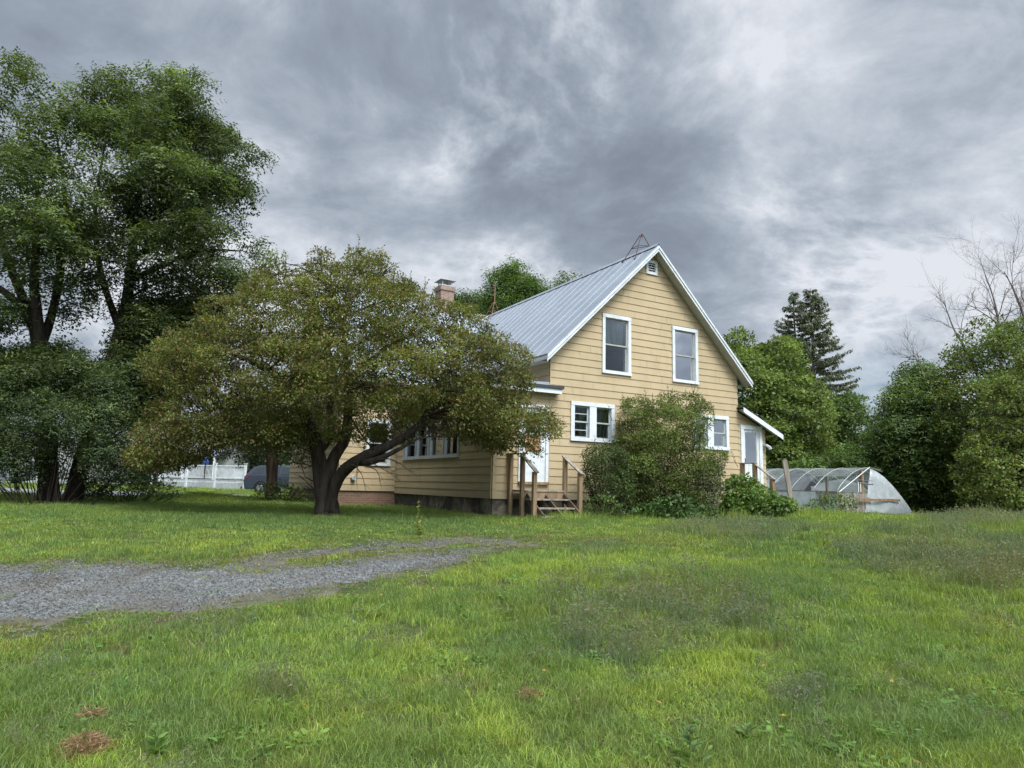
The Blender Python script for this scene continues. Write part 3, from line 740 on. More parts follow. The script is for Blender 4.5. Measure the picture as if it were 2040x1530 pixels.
# ---- windows
def window(T, op, trim=.10, sill=True, rail=None, curtain=None, cover=None, mirror=.0, name='window', tmat=None, bars=(), deep=.11, sashm=None, glass=None):
    s0, s1, z0, z1 = op; tm = tmat or M_white
    mb = MB()
    mb.tbox(T, s0 - trim, s0, .024, .05, z0 - .0, z1); mb.tbox(T, s1, s1 + trim, .024, .05, z0, z1)
    mb.tbox(T, s0 - trim - .004, s1 + trim + .004, .024, .056, z1, z1 + trim * 1.1); mb.tbox(T, s0 - trim - .01, s1 + trim + .01, .0, .07, z0 - trim * .85, z0)
    mb.tbox(T, s0 - .012, s0, -deep, .024, z0, z1); mb.tbox(T, s1, s1 + .012, -deep, .024, z0, z1); mb.tbox(T, s0, s1, -deep, .024, z1 - .004, z1 + .01)
    w = mb.build(name, tm, house, bevel=.003)
    zm = rail if rail else (z0 + z1) / 2
    k = .04; sm_ = sashm or M_sash
    mb = MB()   # upper sash sits further out
    dU = (-.045, -.02); dL = (-.085, -.055)
    for (a, b, dd) in ((zm - .02, z1, dU), (z0, zm + .02, dL)):
        mb.tbox(T, s0, s0 + k, *dd, a, b); mb.tbox(T, s1 - k, s1, *dd, a, b); mb.tbox(T, s0 + k, s1 - k, *dd, b - k, b); mb.tbox(T, s0 + k, s1 - k, *dd, a, a + k)
    for zb in bars: mb.tbox(T, s0 + k, s1 - k, -.04, -.022, zb - .012, zb + .012)
    mb.build('sash', sm_, w)
    mb = MB()
    for (a, b, dd) in ((zm + .02, z1 - k, dU), (z0 + k, zm - .02, dL)):
        dm = (dd[0] + dd[1]) / 2; mb.tbox(T, s0 + k, s1 - k, dm - .002, dm + .002, a, b)
    mb.build('pane', glass or M_glass, w)
    if curtain:
        mb = MB()
        for (a, b, za, zb) in curtain:
            n = 14; A = [T(a + (b - a) * i / n, -.15 - .015 * math.sin(i * 2.3), zb) for i in range(n + 1)]; B_ = [T(a + (b - a) * i / n, -.15 - .025 * math.sin(i * 2.3 + .4), za) for i in range(n + 1)]
            mb.add(A + B_, [(i, i + 1, i + n + 2, i + n + 1) for i in range(n)])
        mb.build('curtain', M_curtain if not cover else cover, w)
    return w
w = window(TG, W1, curtain=[(W1[0] + .02, W1[1] - .02, W1[2] + .78, W1[3])], cover=M_pale_curtain); w['label'] = 'left upstairs window with a pale shade in its top half'
w = window(TG, W2); w['label'] = 'right upstairs window, bare dark glass'
w = window(TG, W3a, .0, bars=(3.62, 3.17), curtain=[(W3a[0] + .28, W3a[1], W3a[2], W3a[3])], sashm=M_storm)
for wdw in (): pass
w2_ = window(TG, W3b, .0, curtain=[(W3b[0], W3b[1], W3b[2], W3b[3])], sashm=M_storm)
window(TG, W4a, .0, curtain=[(W4a[0], W4a[1], W4a[2], W4a[3])], sashm=M_storm); window(TG, W4b, .0, curtain=[(W4b[0] + .05, W4b[1], W4b[2], W4b[3])], sashm=M_storm)
def casing(T, s0, s1, z0, z1, mull, out_=.12, tmat=None):
    mb = MB(); mb.tbox(T, s0 - out_, s0, .024, .052, z0, z1); mb.tbox(T, s1, s1 + out_, .024, .052, z0, z1)
    for a, b in mull: mb.tbox(T, a, b, .004, .052, z0, z1)
    mb.tbox(T, s0 - out_, s1 + out_, .024, .06, z1, z1 + .11); mb.tbox(T, s0 - out_ - .01, s1 + out_ + .01, .0, .075, z0 - .10, z0)
    return mb.build('window_casing', tmat or M_white, house, bevel=.003)
casing(TG, W3a[0], W3b[1], 2.96, 3.84, [(W3a[1], W3b[0])]); casing(TG, W4a[0], W4b[1], 2.96, 3.82, [(W4a[1], W4b[0])])
# porch storm windows in a band
ed_ = [2.06, 3.08, 4.15, 5.20, 6.22]
for i in range(4):
    a, b = ed_[i], ed_[i + 1] - .07
    window(TP, (a, b, 2.44, 3.48), .0, rail=3.05, curtain=[(a, b, 2.44, 3.48)] if i > 1 else [(a + .45, b, 2.44, 3.48)], cover=M_darkcurtain, sashm=M_storm, glass=M_glass_dim)
mb = MB()
for e_ in ed_: mb.tbox(TP, e_ - .07, e_, .0, .05, 2.44, 3.48)
mb.tbox(TP, 1.97, 6.24, .0, .055, 3.48, 3.58); mb.tbox(TP, 1.97, 6.26, .0, .075, 2.36, 2.44)
mb.build('window_casing', M_storm, house, bevel=.003)
window(TW, (-2.66, -2.0, 2.25, 3.6), curtain=[(-2.66, -2.0, 2.25, 3.6)], cover=M_darkcurtain); window(TW, (-1.1, -.6, 4.75, 5.15), .05)
window(TQ, (9.2, 10.1, 2.2, 3.6))
# gable vent
mb = MB(); s0, s1, z0, z1 = VT
mb.tbox(TG, s0 - .08, s0, .0, .05, z0 - .08, z1 + .08); mb.tbox(TG, s1, s1 + .08, .0, .05, z0 - .08, z1 + .08); mb.tbox(TG, s0, s1, .0, .05, z1, z1 + .08); mb.tbox(TG, s0, s1, .0, .05, z0 - .08, z0)
gv = mb.build('gable_vent', M_white, house)
mb = MB()
for i in range(4):
    z = z0 + .01 + i * .075; mb.add([TG(s0, .035, z - .02), TG(s1, .035, z - .02), TG(s1, -.02, z + .035), TG(s0, -.02, z + .035)], [(0, 1, 2, 3)])
mb.build('louvre', M_white_old, gv); mb = MB(); mb.tbox(TG, s0, s1, -.12, -.08, z0, z1); mb.build('dark_vent_backing', M_dark, gv)  # dark sheet stands in for the shade behind the louvres

# ---- front door (storm door) and rear door
def doorframe(op, tr):
    mb = MB(); s0, s1, z0, z1 = op
    mb.tbox(TG, s0 - tr, s0, -.06, .05, z0, z1); mb.tbox(TG, s1, s1 + tr, -.06, .05, z0, z1); mb.tbox(TG, s0 - tr, s1 + tr, -.06, .055, z1, z1 + tr)
    mb.mi = 1; mb.tbox(TG, s0 - tr, s1 + tr, -.02, .10, z0 - .07, z0); mb.mi = 0
    return mb.build('door_frame', [M_white, M_wood], house, bevel=.003)
doorframe(DF, .09); doorframe(DR, .13)
s0, s1, z0, z1 = DF
mb = MB(); mb.tbox(TG, s0, s0 + .14, -.03, .01, z0, z1); mb.tbox(TG, s1 - .14, s1, -.03, .01, z0, z1); mb.tbox(TG, s0 + .14, s1 - .14, -.03, .01, z1 - .13, z1); mb.tbox(TG, s0 + .14, s1 - .14, -.03, .008, z0, z0 + .78); mb.tbox(TG, s0 + .14, s1 - .14, -.03, .012, z0 + 1.24, z0 + 1.28)
d1 = mb.build('door', M_white, house, bevel=.003); d1['label'] = 'white storm door with an orange boarded middle panel'
mb = MB(); 
for i in range(3): mb.tbox(TG, s0 + .14, s1 - .14, -.022, -.008, z0 + .785 + i * .152, z0 + .93 + i * .152)
mb.build('panel', M_plywood, d1)
mb = MB(); mb.tbox(TG, s0 + .14, s1 - .14, -.012, -.008, z0 + 1.28, z1 - .13); mb.build('pane', M_glass_dim, d1)
mb = MB(); mb.tbox(TG, s0 + .05, s0 + .08, .01, .05, z0 + .95, z0 + 1.08); mb.build('handle', M_iron, d1)
s0, s1, z0, z1 = DR
mb = MB(); mb.tbox(TG, s0, s0 + .09, -.03, .012, z0, z1); mb.tbox(TG, s1 - .11, s1, -.03, .012, z0, z1); mb.tbox(TG, s0 + .09, s1 - .11, -.03, .012, z1 - .09, z1); mb.tbox(TG, s0 + .09, s1 - .11, -.03, .012, z0 + .72, z0 + .79); mb.tbox(TG, s0 + .09, s1 - .11, -.03, .008, z0, z0 + .72)
d2 = mb.build('door', M_white_old, house, bevel=.003); d2['label'] = 'white back door with a tall curtained pane'
mb = MB(); mb.tbox(TG, s0 + .09, s1 - .11, -.014, -.01, z0 + .79, z1 - .09); mb.build('pane', M_glass, d2)
mb = MB(); n = 16; A = [TG(s0 + .1 + .54 * i / n, -.03 - .01 * math.sin(i * 2.), z1 - .1 - .05 * abs(math.sin(i * 1.3))) for i in range(n + 1)]; B_ = [TG(s0 + .1 + .54 * i / n, -.035 - .012 * math.sin(i * 1.7), z0 + .80) for i in range(n + 1)]
mb.add(A + B_, [(i, i + 1, i + n + 2, i + n + 1) for i in range(n)]); mb.build('curtain', M_curtain, d2)
mb = MB(); mb.tube([TG(s0 + .03, .012, z0 + .8), TG(s0 + .03, .05, z0 + .8), TG(s0 + .03, .05, z0 + .92), TG(s0 + .03, .012, z0 + .92)], .012, 6); mb.build('handle', M_iron, d2)
# wall lamp
mb = MB(); mb.tbox(TG, 8.18 + .08, 8.18 + .16, .024, .05, 2.98, 3.14); wl_ = mb.build('wall_lamp', M_steel, house)
mb = MB(); mb.tube([TG(8.33, .04, 3.08), TG(8.33, .12, 3.10), TG(8.38, .2, 3.04), TG(8.40, .22, 2.97)], [.035, .045, .055, .06], 8); mb.build('lamp_shade', M_storm, wl_)
# small things on the walls
mb = MB(); mb.tube([(-1.72, 6.99, 1.36), (-1.72, 6.99, 2.04)], .03, 6); mb.box8([(-1.86, 6.94, 2.02), (-1.70, 6.94, 2.02), (-1.70, 7.06, 2.02), (-1.86, 7.06, 2.02), (-1.74, 6.96, 2.16), (-1.70, 6.96, 2.16), (-1.70, 7.04, 2.16), (-1.74, 7.04, 2.16)])
mb.build('vent_pipe', M_siding, house)
mb = MB(); mb.tube([TW(-3.15, .02, 1.74), TW(-3.15, .14, 1.74)], [.09, .07], 10); mb.build('dryer_vent', M_storm, house)

# chimney
cx, cy = 1.44, RV
mb = MB(); mb.box((cx - .30, cy - .30, 7.9), (cx + .30, cy + .30, 9.82)); mb.box((cx - .34, cy - .34, 9.62), (cx + .34, cy + .34, 9.80))
ch = mb.build('chimney', M_chim, house)
mb = MB(); mb.box((cx - .27, cy - .27, 9.823), (cx + .27, cy + .27, 9.87))
for sx in (-1, 1):
    for sy in (-1, 1): mb.box((cx + sx * .2 - .02, cy + sy * .2 - .02, 9.87), (cx + sx * .2 + .02, cy + sy * .2 + .02, 10.06))
mb.box8([(cx - .36, cy - .36, 10.06), (cx + .36, cy - .36, 10.06), (cx + .36, cy + .36, 10.06), (cx - .36, cy + .36, 10.06), (cx - .08, cy - .08, 10.16), (cx + .08, cy - .08, 10.16), (cx + .08, cy + .08, 10.16), (cx - .08, cy + .08, 10.16)])
mb.build('chimney_cap', M_steel, ch)

# ---- antenna tripods on the ridge (things of their own)
def tripod(apex, feet, mast, mat, label, barz):
    ow = H2W(*apex); root = empty('antenna_mount', (float(ow[0]), float(ow[1]), float(min(f[2] for f in feet))), math.pi / 2 - YAW)
    o = (apex[0], apex[1], min(f[2] for f in feet)); L = lambda p: tuple(p[i] - o[i] for i in range(3))
    tag(root, label, 'antenna mount', 'antenna mounts on the ridge')
    mids = []
    for f in feet:
        mb = MB(); tp = (apex[0] + (f[0] - apex[0]) * .08, apex[1] + (f[1] - apex[1]) * .08, apex[2]); mb.tube([L(f), L(tp)], .014, 6); mb.tube([L(f), (L(f)[0] + .001, L(f)[1] + .05, L(f)[2] - .01)], .02, 5); mb.build('leg', mat, root)
        t = (barz - f[2]) / (apex[2] - f[2]); mids.append(tuple(f[i] + (tp[i] - f[i]) * t for i in range(3)))
    mb = MB()
    for i in range(3): mb.tube([L(mids[i]), L(mids[(i + 1) % 3])], .010, 5)
    mb.build('brace', mat, root)
    mb = MB(); mb.tube([L((apex[0], apex[1], apex[2] - .08)), L((apex[0], apex[1], apex[2] + mast))], .024, 7); mb.build('mast', mat, root)
tripod((3.59, .42, 9.44), [(3.33, 1.02, 8.68), (3.22, .30, 8.57), (3.86, .08, 8.66)], .03, M_iron, 'dark iron tripod standing over the front gable peak', 9.05)
tripod((3.59, 10.05, 9.42), [(3.2, 10.4, 8.55), (3.2, 9.6, 8.55), (3.95, 10.0, 8.57)], .85, M_mastrust, 'rusty tripod with a tall mast behind the ridge near the chimney', 9.0)

# ---- front wooden steps
def grd(u_, v_): p = H2W(u_, v_, 0); return float(gz(p[0], p[1]))
def steps(name, label, o_uv, parts):
    ow = H2W(o_uv[0], o_uv[1], 0); g0 = float(gz(ow[0], ow[1])); root = empty(name, (float(ow[0]), float(ow[1]), g0), math.pi / 2 - YAW); tag(root, label, 'steps')
    L = lambda p: (p[0] - o_uv[0], p[1] - o_uv[1], p[2] - g0)
    for nm, items, mat in parts:
        for it in items:
            mb = MB()
            if it[0] == 'box': mb.box(L(it[1]), L(it[2]))
            elif it[0] == 'bar': mb.bar(L(it[1]), L(it[2]), it[3], it[4])
            mb.build(nm, mat, root, bevel=.006)
    return root
P_ = lambda u_, v_, z, w=.10: ('bar', (u_, v_, grd(u_, v_) - .15), (u_, v_, z), w, w)
steps('wooden_steps', 'weathered wooden steps with handrails below the orange and white side door', (-.62, -.75), [
    ('post', [P_(-1.22, -.12, 2.40), P_(-1.24, -.74, 2.37), P_(-1.27, -1.36, 1.95), P_(.03, -.74, 2.36), P_(.03, -1.40, 1.97)], M_wood),
    ('handrail', [('bar', (-1.25, -.02, 2.42), (-1.25, -.80, 2.40), .11, .035), ('bar', (-1.25, -.70, 2.40), (-1.27, -1.48, 1.93), .11, .035), ('bar', (.03, -.66, 2.40), (.03, -1.50, 1.93), .11, .035)], M_wood_grey),
    ('tread', [('box', (-1.19, -.30, 1.47), (-.02, -.06, 1.51)), ('box', (-1.19, -.56, 1.468), (-.02, -.31, 1.508)), ('box', (-1.19, -.82, 1.47), (-.02, -.57, 1.51)),
               ('box', (-1.21, -1.08, 1.265), (-.03, -.83, 1.305)), ('box', (-1.21, -1.36, 1.06), (-.03, -1.10, 1.10)), ('box', (-1.22, -1.66, .87), (.10, -1.39, .91))], M_wood_grey),
    ('riser', [('box', (-1.19, -.80, 1.30), (-.02, -.77, 1.465))], M_wood),
    ('stringer', [('bar', (-1.16, -.80, 1.36), (-1.16, -1.62, .84), .04, .2), ('bar', (-.60, -.80, 1.34), (-.60, -1.62, .82), .04, .16), ('bar', (-.06, -.80, 1.36), (-.06, -1.62, .84), .04, .2)], M_woodshade)])
steps('wooden_steps', 'weathered wooden steps with handrail and a leaning grey post below the back door', (7.5, -.8), [
    ('post', [('bar', (6.86, -.42, grd(6.86, -.42) - .1), (6.86, -.42, 2.44), .11, .11), ('bar', (6.86, -.90, grd(6.86, -.9) - .1), (6.86, -.90, 2.44), .11, .11), ('bar', (6.88, -1.52, grd(6.88, -1.5) - .1), (6.88, -1.52, 1.99), .11, .11)], M_wood),
    ('leaning_post', [('bar', (8.20, -1.2, grd(8.2, -1.2) - .1), (8.02, -1.05, 2.60), .15, .13)], M_wood_grey),
    ('handrail', [('bar', (6.86, -.36, 2.46), (6.86, -.96, 2.46), .11, .035), ('bar', (6.86, -.88, 2.45), (6.88, -1.62, 1.96), .11, .035)], M_wood_grey),
    ('tread', [('box', (6.92, -.36, 1.46), (8.1, -.06, 1.50)), ('box', (6.92, -.66, 1.458), (8.1, -.37, 1.498)), ('box', (6.92, -.96, 1.46), (8.1, -.67, 1.50)), ('box', (6.92, -1.24, 1.27), (8.3, -.98, 1.31)), ('box', (6.94, -1.52, 1.08), (8.35, -1.26, 1.12))], M_wood_grey),
    ('stringer', [('bar', (6.95, -.9, 1.40), (6.95, -1.6, .95), .04, .18), ('bar', (8.07, -.9, 1.40), (8.07, -1.6, .95), .04, .18)], M_wood)])

# ================================================================== TREES
G_loc = (.066, .096, .040); G_loc2 = (.14, .18, .055)
Pl = [(-300, 260), (-200, 170), (-90, 130), (-20, 190), (0, 150), (30, 112), (70, 110), (95, 170), (135, 175), (165, 230), (205, 330), (225, 420), (235, 520), (215, 600), (180, 640), (120, 640), (60, 600), (20, 650), (-60, 720), (-180, 760), (-300, 740)]
Pl2 = [(-200, 770), (-60, 720), (60, 700), (130, 690), (180, 720), (230, 740), (270, 760), (300, 840), (200, 830), (100, 800), (20, 830), (-100, 860), (-220, 850)]
stA = [(pxpath([(97, 1008, 19.5), (96, 930, 19.5), (92, 830, 19.5), (84, 740, 19.5), (72, 660, 19.6), (40, 580, 19.7), (5, 480, 19.8), (-20, 330, 19.9)]), [.30, .24, .22, .21, .18, .13, .09, .03]),
       (pxpath([(84, 740, 19.5), (75, 640, 19.2), (68, 560, 19.1), (75, 440, 19.1), (70, 260, 19.2)]), [.16, .15, .12, .08, .02]),
       (pxpath([(80, 700, 19.5), (110, 600, 19.9), (125, 500, 20.1), (130, 400, 20.2), (110, 250, 20.2)]), [.13, .11, .10, .06, .02]),
       (pxpath([(72, 660, 19.6), (20, 590, 18.9), (-60, 540, 18.4), (-140, 460, 18)]), [.13, .10, .07, .02])]
tA, cA, rA_ = tree('locust_tree', 'tall dark green locust tree at the left edge beside the street', 'tree', [Pl, Pl2], 19.6, 2.9, .85, 190, G_loc, G_loc2, .20, stems=stA, per=150, leafsize=.10, pinnate=6, droop=.25, squash=.55, seed=2, gapthr=.395, gapscale=1.1, updense=.75, puffvar=.30, every=2)
Pr = [(150, 190), (200, 150), (240, 140), (270, 150), (290, 105), (335, 130), (370, 145), (405, 150), (420, 200), (445, 250), (490, 285), (530, 322), (480, 338), (470, 350), (505, 385), (488, 425), (520, 460), (505, 490), (545, 505), (535, 560), (490, 590), (430, 625), (330, 640), (290, 600), (240, 560), (210, 470), (190, 330)]
Pr2 = [(260, 600), (330, 620), (430, 610), (410, 680), (370, 740), (330, 800), (280, 830), (220, 800), (240, 700)]
stB = [(pxpath([(142, 1008, 19.9), (160, 930, 19.9), (180, 850, 20), (208, 760, 20.2), (232, 690, 20.4), (250, 620, 20.6), (262, 520, 20.8), (275, 400, 21), (300, 240, 21.2)]), [.26, .22, .21, .20, .19, .17, .13, .08, .02]),
       (pxpath([(262, 520, 20.8), (330, 470, 20.4), (400, 400, 20), (440, 330, 19.8)]), [.11, .09, .05, .02]),
       (pxpath([(256, 560, 20.7), (320, 530, 21.2), (400, 500, 21.6), (480, 500, 21.8)]), [.10, .08, .05, .02]),
       (pxpath([(240, 660, 20.4), (200, 540, 21.0), (190, 420, 21.4), (210, 280, 21.8)]), [.11, .09, .06, .02])]
tB, cB, rB_ = tree('locust_tree', 'tall forked locust tree rising above the apple tree, its trunk leaning right', 'tree', [Pr, Pr2], 20.8, 3.0, .85, 210, G_loc, G_loc2, .24, stems=stB, per=150, leafsize=.10, pinnate=6, droop=.25, squash=.55, seed=5, gapthr=.395, gapscale=1.1, updense=.75, puffvar=.30, every=2)

# apple tree
Pa = [(285, 700), (330, 665), (380, 640), (420, 582), (470, 590), (505, 545), (560, 522), (600, 548), (640, 488), (662, 530), (700, 500), (738, 508), (765, 498), (800, 545), (850, 578), (885, 605), (940, 612), (980, 648), (1010, 660), (1050, 695), (1062, 750), (1050, 790), (1112, 832), (1118, 862), (1082, 872), (1070, 905), (1030, 890), (980, 905), (930, 880), (900, 872), (860, 868), (830, 880), (790, 885), (740, 885), (700, 880), (660, 880), (615, 885), (570, 900), (500, 890), (430, 905), (360, 935), (305, 945), (255, 915), (300, 860), (268, 830), (320, 790), (288, 750)]
YA = 16.3
stap = [(pxpath([(652, 1036, YA), (650, 995, YA), (643, 955, YA), (633, 905, YA - .1), (619, 850, YA - .3), (585, 790, YA - .6), (530, 735, YA - 1), (450, 700, YA - 1.4)]), [.33, .27, .22, .17, .16, .12, .08, .03]),
        (pxpath([(646, 985, YA + .1), (664, 915, YA + .2), (688, 872, YA + .4), (694, 800, YA + .5), (690, 730, YA + .6), (678, 640, YA + .8), (660, 560, YA + 1)]), [.18, .14, .13, .11, .09, .06, .02]),
        (pxpath([(654, 1020, YA - .1), (663, 975, YA - .15), (688, 935, YA - .4), (732, 906, YA - .7), (785, 882, YA - .8), (838, 842, YA - .8), (868, 780, YA - .8), (900, 710, YA - .8)]), [.19, .15, .135, .12, .095, .065, .04, .02]),
        (pxpath([(705, 922, YA - .4), (745, 918, YA - .8), (785, 900, YA - 1.0), (840, 870, YA - 1.0)]), [.09, .08, .05, .015]),
        (pxpath([(633, 905, YA), (660, 860, YA + .6), (664, 790, YA + 1.2), (760, 700, YA + 2), (850, 650, YA + 2.4)]), [.10, .09, .07, .05, .02]),
        (pxpath([(585, 790, YA - .6), (510, 795, YA - .4), (430, 815, YA - .2), (370, 835, YA)]), [.07, .05, .035, .015]),
        (pxpath([(619, 850, YA - .3), (560, 850, YA + .6), (480, 840, YA + 1.6), (400, 780, YA + 2.4)]), [.09, .07, .05, .02])]
tC, cC, rC_ = tree('apple_tree', 'spreading old apple tree with rusty tinged leaves and forked dark trunk before the porch', 'tree', [Pa], YA, 3.1, .46, 640, (.118, .142, .036), (.175, .12, .055), .22, stems=stap, per=820, leafsize=.064, aspect=.52, droop=.1, squash=.62, seed=9, gapthr=.405, gapscale=2.0, puffvar=.22, every=3, twigs=4, limb_r=.032)
sk1, skr1 = puffs([(265, 850), (400, 830), (600, 840), (625, 870), (590, 905), (540, 885), (480, 895), (420, 905), (370, 925), (320, 930), (280, 945), (250, 915)], YA - .8, 1.6, .42, 70, 77); sk2, skr2 = puffs([(900, 800), (1000, 780), (1080, 805), (1118, 838), (1100, 866), (1050, 870), (1000, 885), (950, 895), (910, 865)], YA - .4, 1.2, .30, 34, 78)
oC = np.array(tC.location); Pk, Dk, Nk, Lk, Wk, Ck = fill(np.concatenate([sk1, sk2]), np.concatenate([skr1, skr2]), 820, .066, (.10, .125, .032), (.18, .11, .05), .25, aspect=.52, droop=.5, squash=.85, seed=10, gapthr=.38, gapscale=2.2, puffvar=.16)
leaf_mesh('crown', Pk - oC, Dk, Nk, Lk, Wk, Ck, tC); merge_into(*child(tC, 'crown')[:2])
# upright shoots along the top of the apple crown
shoot = [(430, 575), (470, 585), (505, 540), (545, 515), (562, 512), (600, 540), (638, 487), (645, 500), (668, 520), (700, 490), (712, 478), (735, 505), (765, 497), (790, 530), (812, 545), (842, 560), (865, 580), (1020, 655), (1045, 690), (600, 560), (690, 520), (755, 520), (1100, 828), (1120, 850), (1085, 905), (1060, 925), (345, 655), (310, 680), (275, 720), (265, 850)]
mb = MB(); Pp = []; Dp = []
org = np.array(tC.location)
for sx, sy in shoot:
    for q in range(2):
        Ysh = YA + rng.uniform(-1.2, .6); tip = at(sx + rng.normal(0, 7), sy + rng.normal(0, 7), Ysh); cenp = at(sx * .86 + 680 * .14, min(sy + 75, 820) if sy < 800 else sy - 40, Ysh)
        base_ = tip + unit(cenp - tip) * rng.uniform(.7, 1.0); pth = limb_path(base_, tip, .04, 5, .04)
        mb.tube([p - org for p in pth], [.009, .008, .006, .005, .002], 3, cap=False)
        for t in np.linspace(.1, 1, 26):
            k_ = t * 4; i_ = min(3, int(k_)); Pp.append(pth[i_] + (pth[i_ + 1] - pth[i_]) * (k_ - i_)); Dp.append(unit(tip - base_) * .6 + rng.standard_normal(3) * .7)
merge_into(child(tC, 'trunk')[0], mb.build('shoot', M_bark, tC))
Pp = np.array(Pp); Dp = np.array(Dp); n = len(Pp)
leaf_mesh('crown', Pp - org, Dp, unit(rng.standard_normal((n, 3)) + np.array([0, -.3, .8])), rng.uniform(.05, .085, n), rng.uniform(.028, .042, n), colvar(n, (.16, .165, .035), (.19, .13, .05), .15), tC)
merge_into(*child(tC, 'crown')[:2])
# bare hanging twigs under the right limb
mb = MB()
for (x0, y0, x1, y1, Y0_) in [(700, 925, 730, 985, 15.3), (720, 915, 800, 960, 15.1), (712, 920, 712, 975, 15.4), (735, 930, 760, 975, 15), (760, 915, 830, 950, 14.8), (628, 960, 600, 900, 16.2), (630, 975, 590, 940, 16.0), (632, 985, 606, 965, 16.1), (626, 930, 560, 880, 16.0), (622, 900, 540, 850, 15.6), (640, 1010, 612, 960, 16.0), (640, 1015, 622, 985, 16.0)]:
    a, b = at(x0, y0, Y0_ + .2), at(x1, y1, Y0_)
    pth = limb_path(a, b, -.12 if y1 > y0 else .1, 6, .06); mb.tube([p - org for p in pth], list(np.linspace(.014, .003, 6)), 4, cap=False)
    for q in range(3):
        s_ = pth[2 + q % 3]; e = s_ + unit(b - a) * .25 + rng.standard_normal(3) * .12; mb.tube([s_ - org, e - org], [.006, .002], 3, cap=False)
merge_into(child(tC, 'trunk')[0], mb.build('twig', M_bark, tC))

def bush(name, label, cat, poly, Y, thick, r, n, base, alt, altp, group=None, leafsize=.06, per=150, seed=1, stemn=9, **kw):
    cent, rad = puffs(poly, Y, thick, r, n, seed); c0 = cent.mean(0); bx, by = c0[0], c0[1]; g0 = float(gz(bx, by))
    root = empty(name, (bx, by, g0)); tag(root, label, cat, group); off = np.array([bx, by, g0]); mb = MB()
    sel = rng.permutation(len(cent))[:stemn * 3]
    for i in sel:
        c = cent[i]; fx = bx + (c[0] - bx) * .35; fy = by + (c[1] - by) * .35; pth = limb_path((fx, fy, float(gz(fx, fy)) - .05), c, -.02, 5, .06); mb.tube([p - off for p in pth], list(np.linspace(.018, .004, 5)), 4, cap=False)
    mb.build('stem', M_bark, root)
    P, Dd, N_, L, W, C_ = fill(cent, rad, per, leafsize, base, alt, altp, seed=seed, **kw)
    zmin = gz(P[:, 0], P[:, 1]); k = P[:, 2] > zmin + .01
    leaf_mesh('foliage', (P - off)[k], Dd[k], N_[k], L[k], W[k], C_[k], root)
    return root, cent, rad
def uprights(root, pts, Y, Lr, base, lw, stepn=22, mat=None):
    org = np.array(root.location); mb = MB(); Pp = []; Dp = []
    for (x, y) in pts:
        tip = at(x, y, Y + rng.uniform(-.3, .3)); L_ = Lr * rng.uniform(.7, 1.2); b_ = tip - np.array([rng.normal(0, .12), rng.normal(0, .1), L_])
        mb.tube([b_ - org, (b_ + tip) / 2 + rng.normal(0, .02, 3) - org, tip - org], [.007, .005, .002], 3, cap=False)
        for t in np.linspace(0, 1, stepn): Pp.append(b_ + (tip - b_) * t); Dp.append(rng.standard_normal(3) * .8 + np.array([0, 0, .6]))
    merge_into(child(root, 'stem')[0], mb.build('shoot', M_bark, root)); Pp = np.array(Pp); n = len(Pp)
    leaf_mesh('foliage', Pp - org, np.array(Dp), unit(rng.standard_normal((n, 3)) + np.array([0, -.4, .6])), rng.uniform(lw * .8, lw * 1.3, n), rng.uniform(lw * .4, lw * .6, n), colvar(n, base, tuple(x * 1.3 for x in base), .3), root)
    merge_into(*child(root, 'foliage')[:2])

# understory beneath the locusts
bush('locust_sapling', 'dark leafy sapling growing around the locust trunks', 'sapling', [(-80, 770), (-10, 740), (60, 745), (120, 715), (175, 710), (235, 750), (262, 820), (255, 880), (330, 860), (335, 925), (275, 955), (190, 950), (150, 900), (115, 900), (85, 925), (55, 955), (0, 930), (-80, 930)], 18.2, 1.3, .55, 110, (.064, .094, .042), (.11, .15, .052), .25, leafsize=.06, per=400, pinnate=4, seed=12, gapthr=.36, updense=.6)
bush('brush_pile', 'low dark brush with sticks at the foot of the locusts', 'bush', [(150, 995), (170, 950), (220, 945), (290, 945), (330, 955), (350, 970), (370, 988), (350, 992), (250, 998)], 20.2, .9, .35, 60, (.045, .075, .024), (.08, .10, .03), .2, leafsize=.07, per=420, seed=13)
bush('brush_pile', 'grassy weed mound in front of the parked dark car', 'bush', [(500, 990), (520, 968), (560, 962), (600, 970), (625, 990), (560, 998)], 24.5, .7, .30, 40, (.075, .12, .03), (.10, .14, .03), .3, leafsize=.09, per=260, seed=14)
stD = [(pxpath([(541, 992, 24.8), (542, 950, 24.8), (541, 900, 24.8), (532, 840, 24.8), (520, 760, 24.8)]), [.24, .20, .19, .14, .05]), (pxpath([(541, 915, 24.8), (560, 860, 24.6), (590, 800, 24.4)]), [.10, .08, .03])]
tree('young_tree', 'brown peeling trunk with a dark leafy crown standing behind the apple tree', 'tree', [[(430, 800), (520, 720), (620, 780), (650, 860), (645, 915), (600, 935), (550, 915), (500, 925), (440, 905)]], 24.8, 1.8, .6, 90, (.055, .085, .028), (.10, .13, .04), .2, stems=stD, per=300, leafsize=.09, seed=15, barkm=M_bark_red)

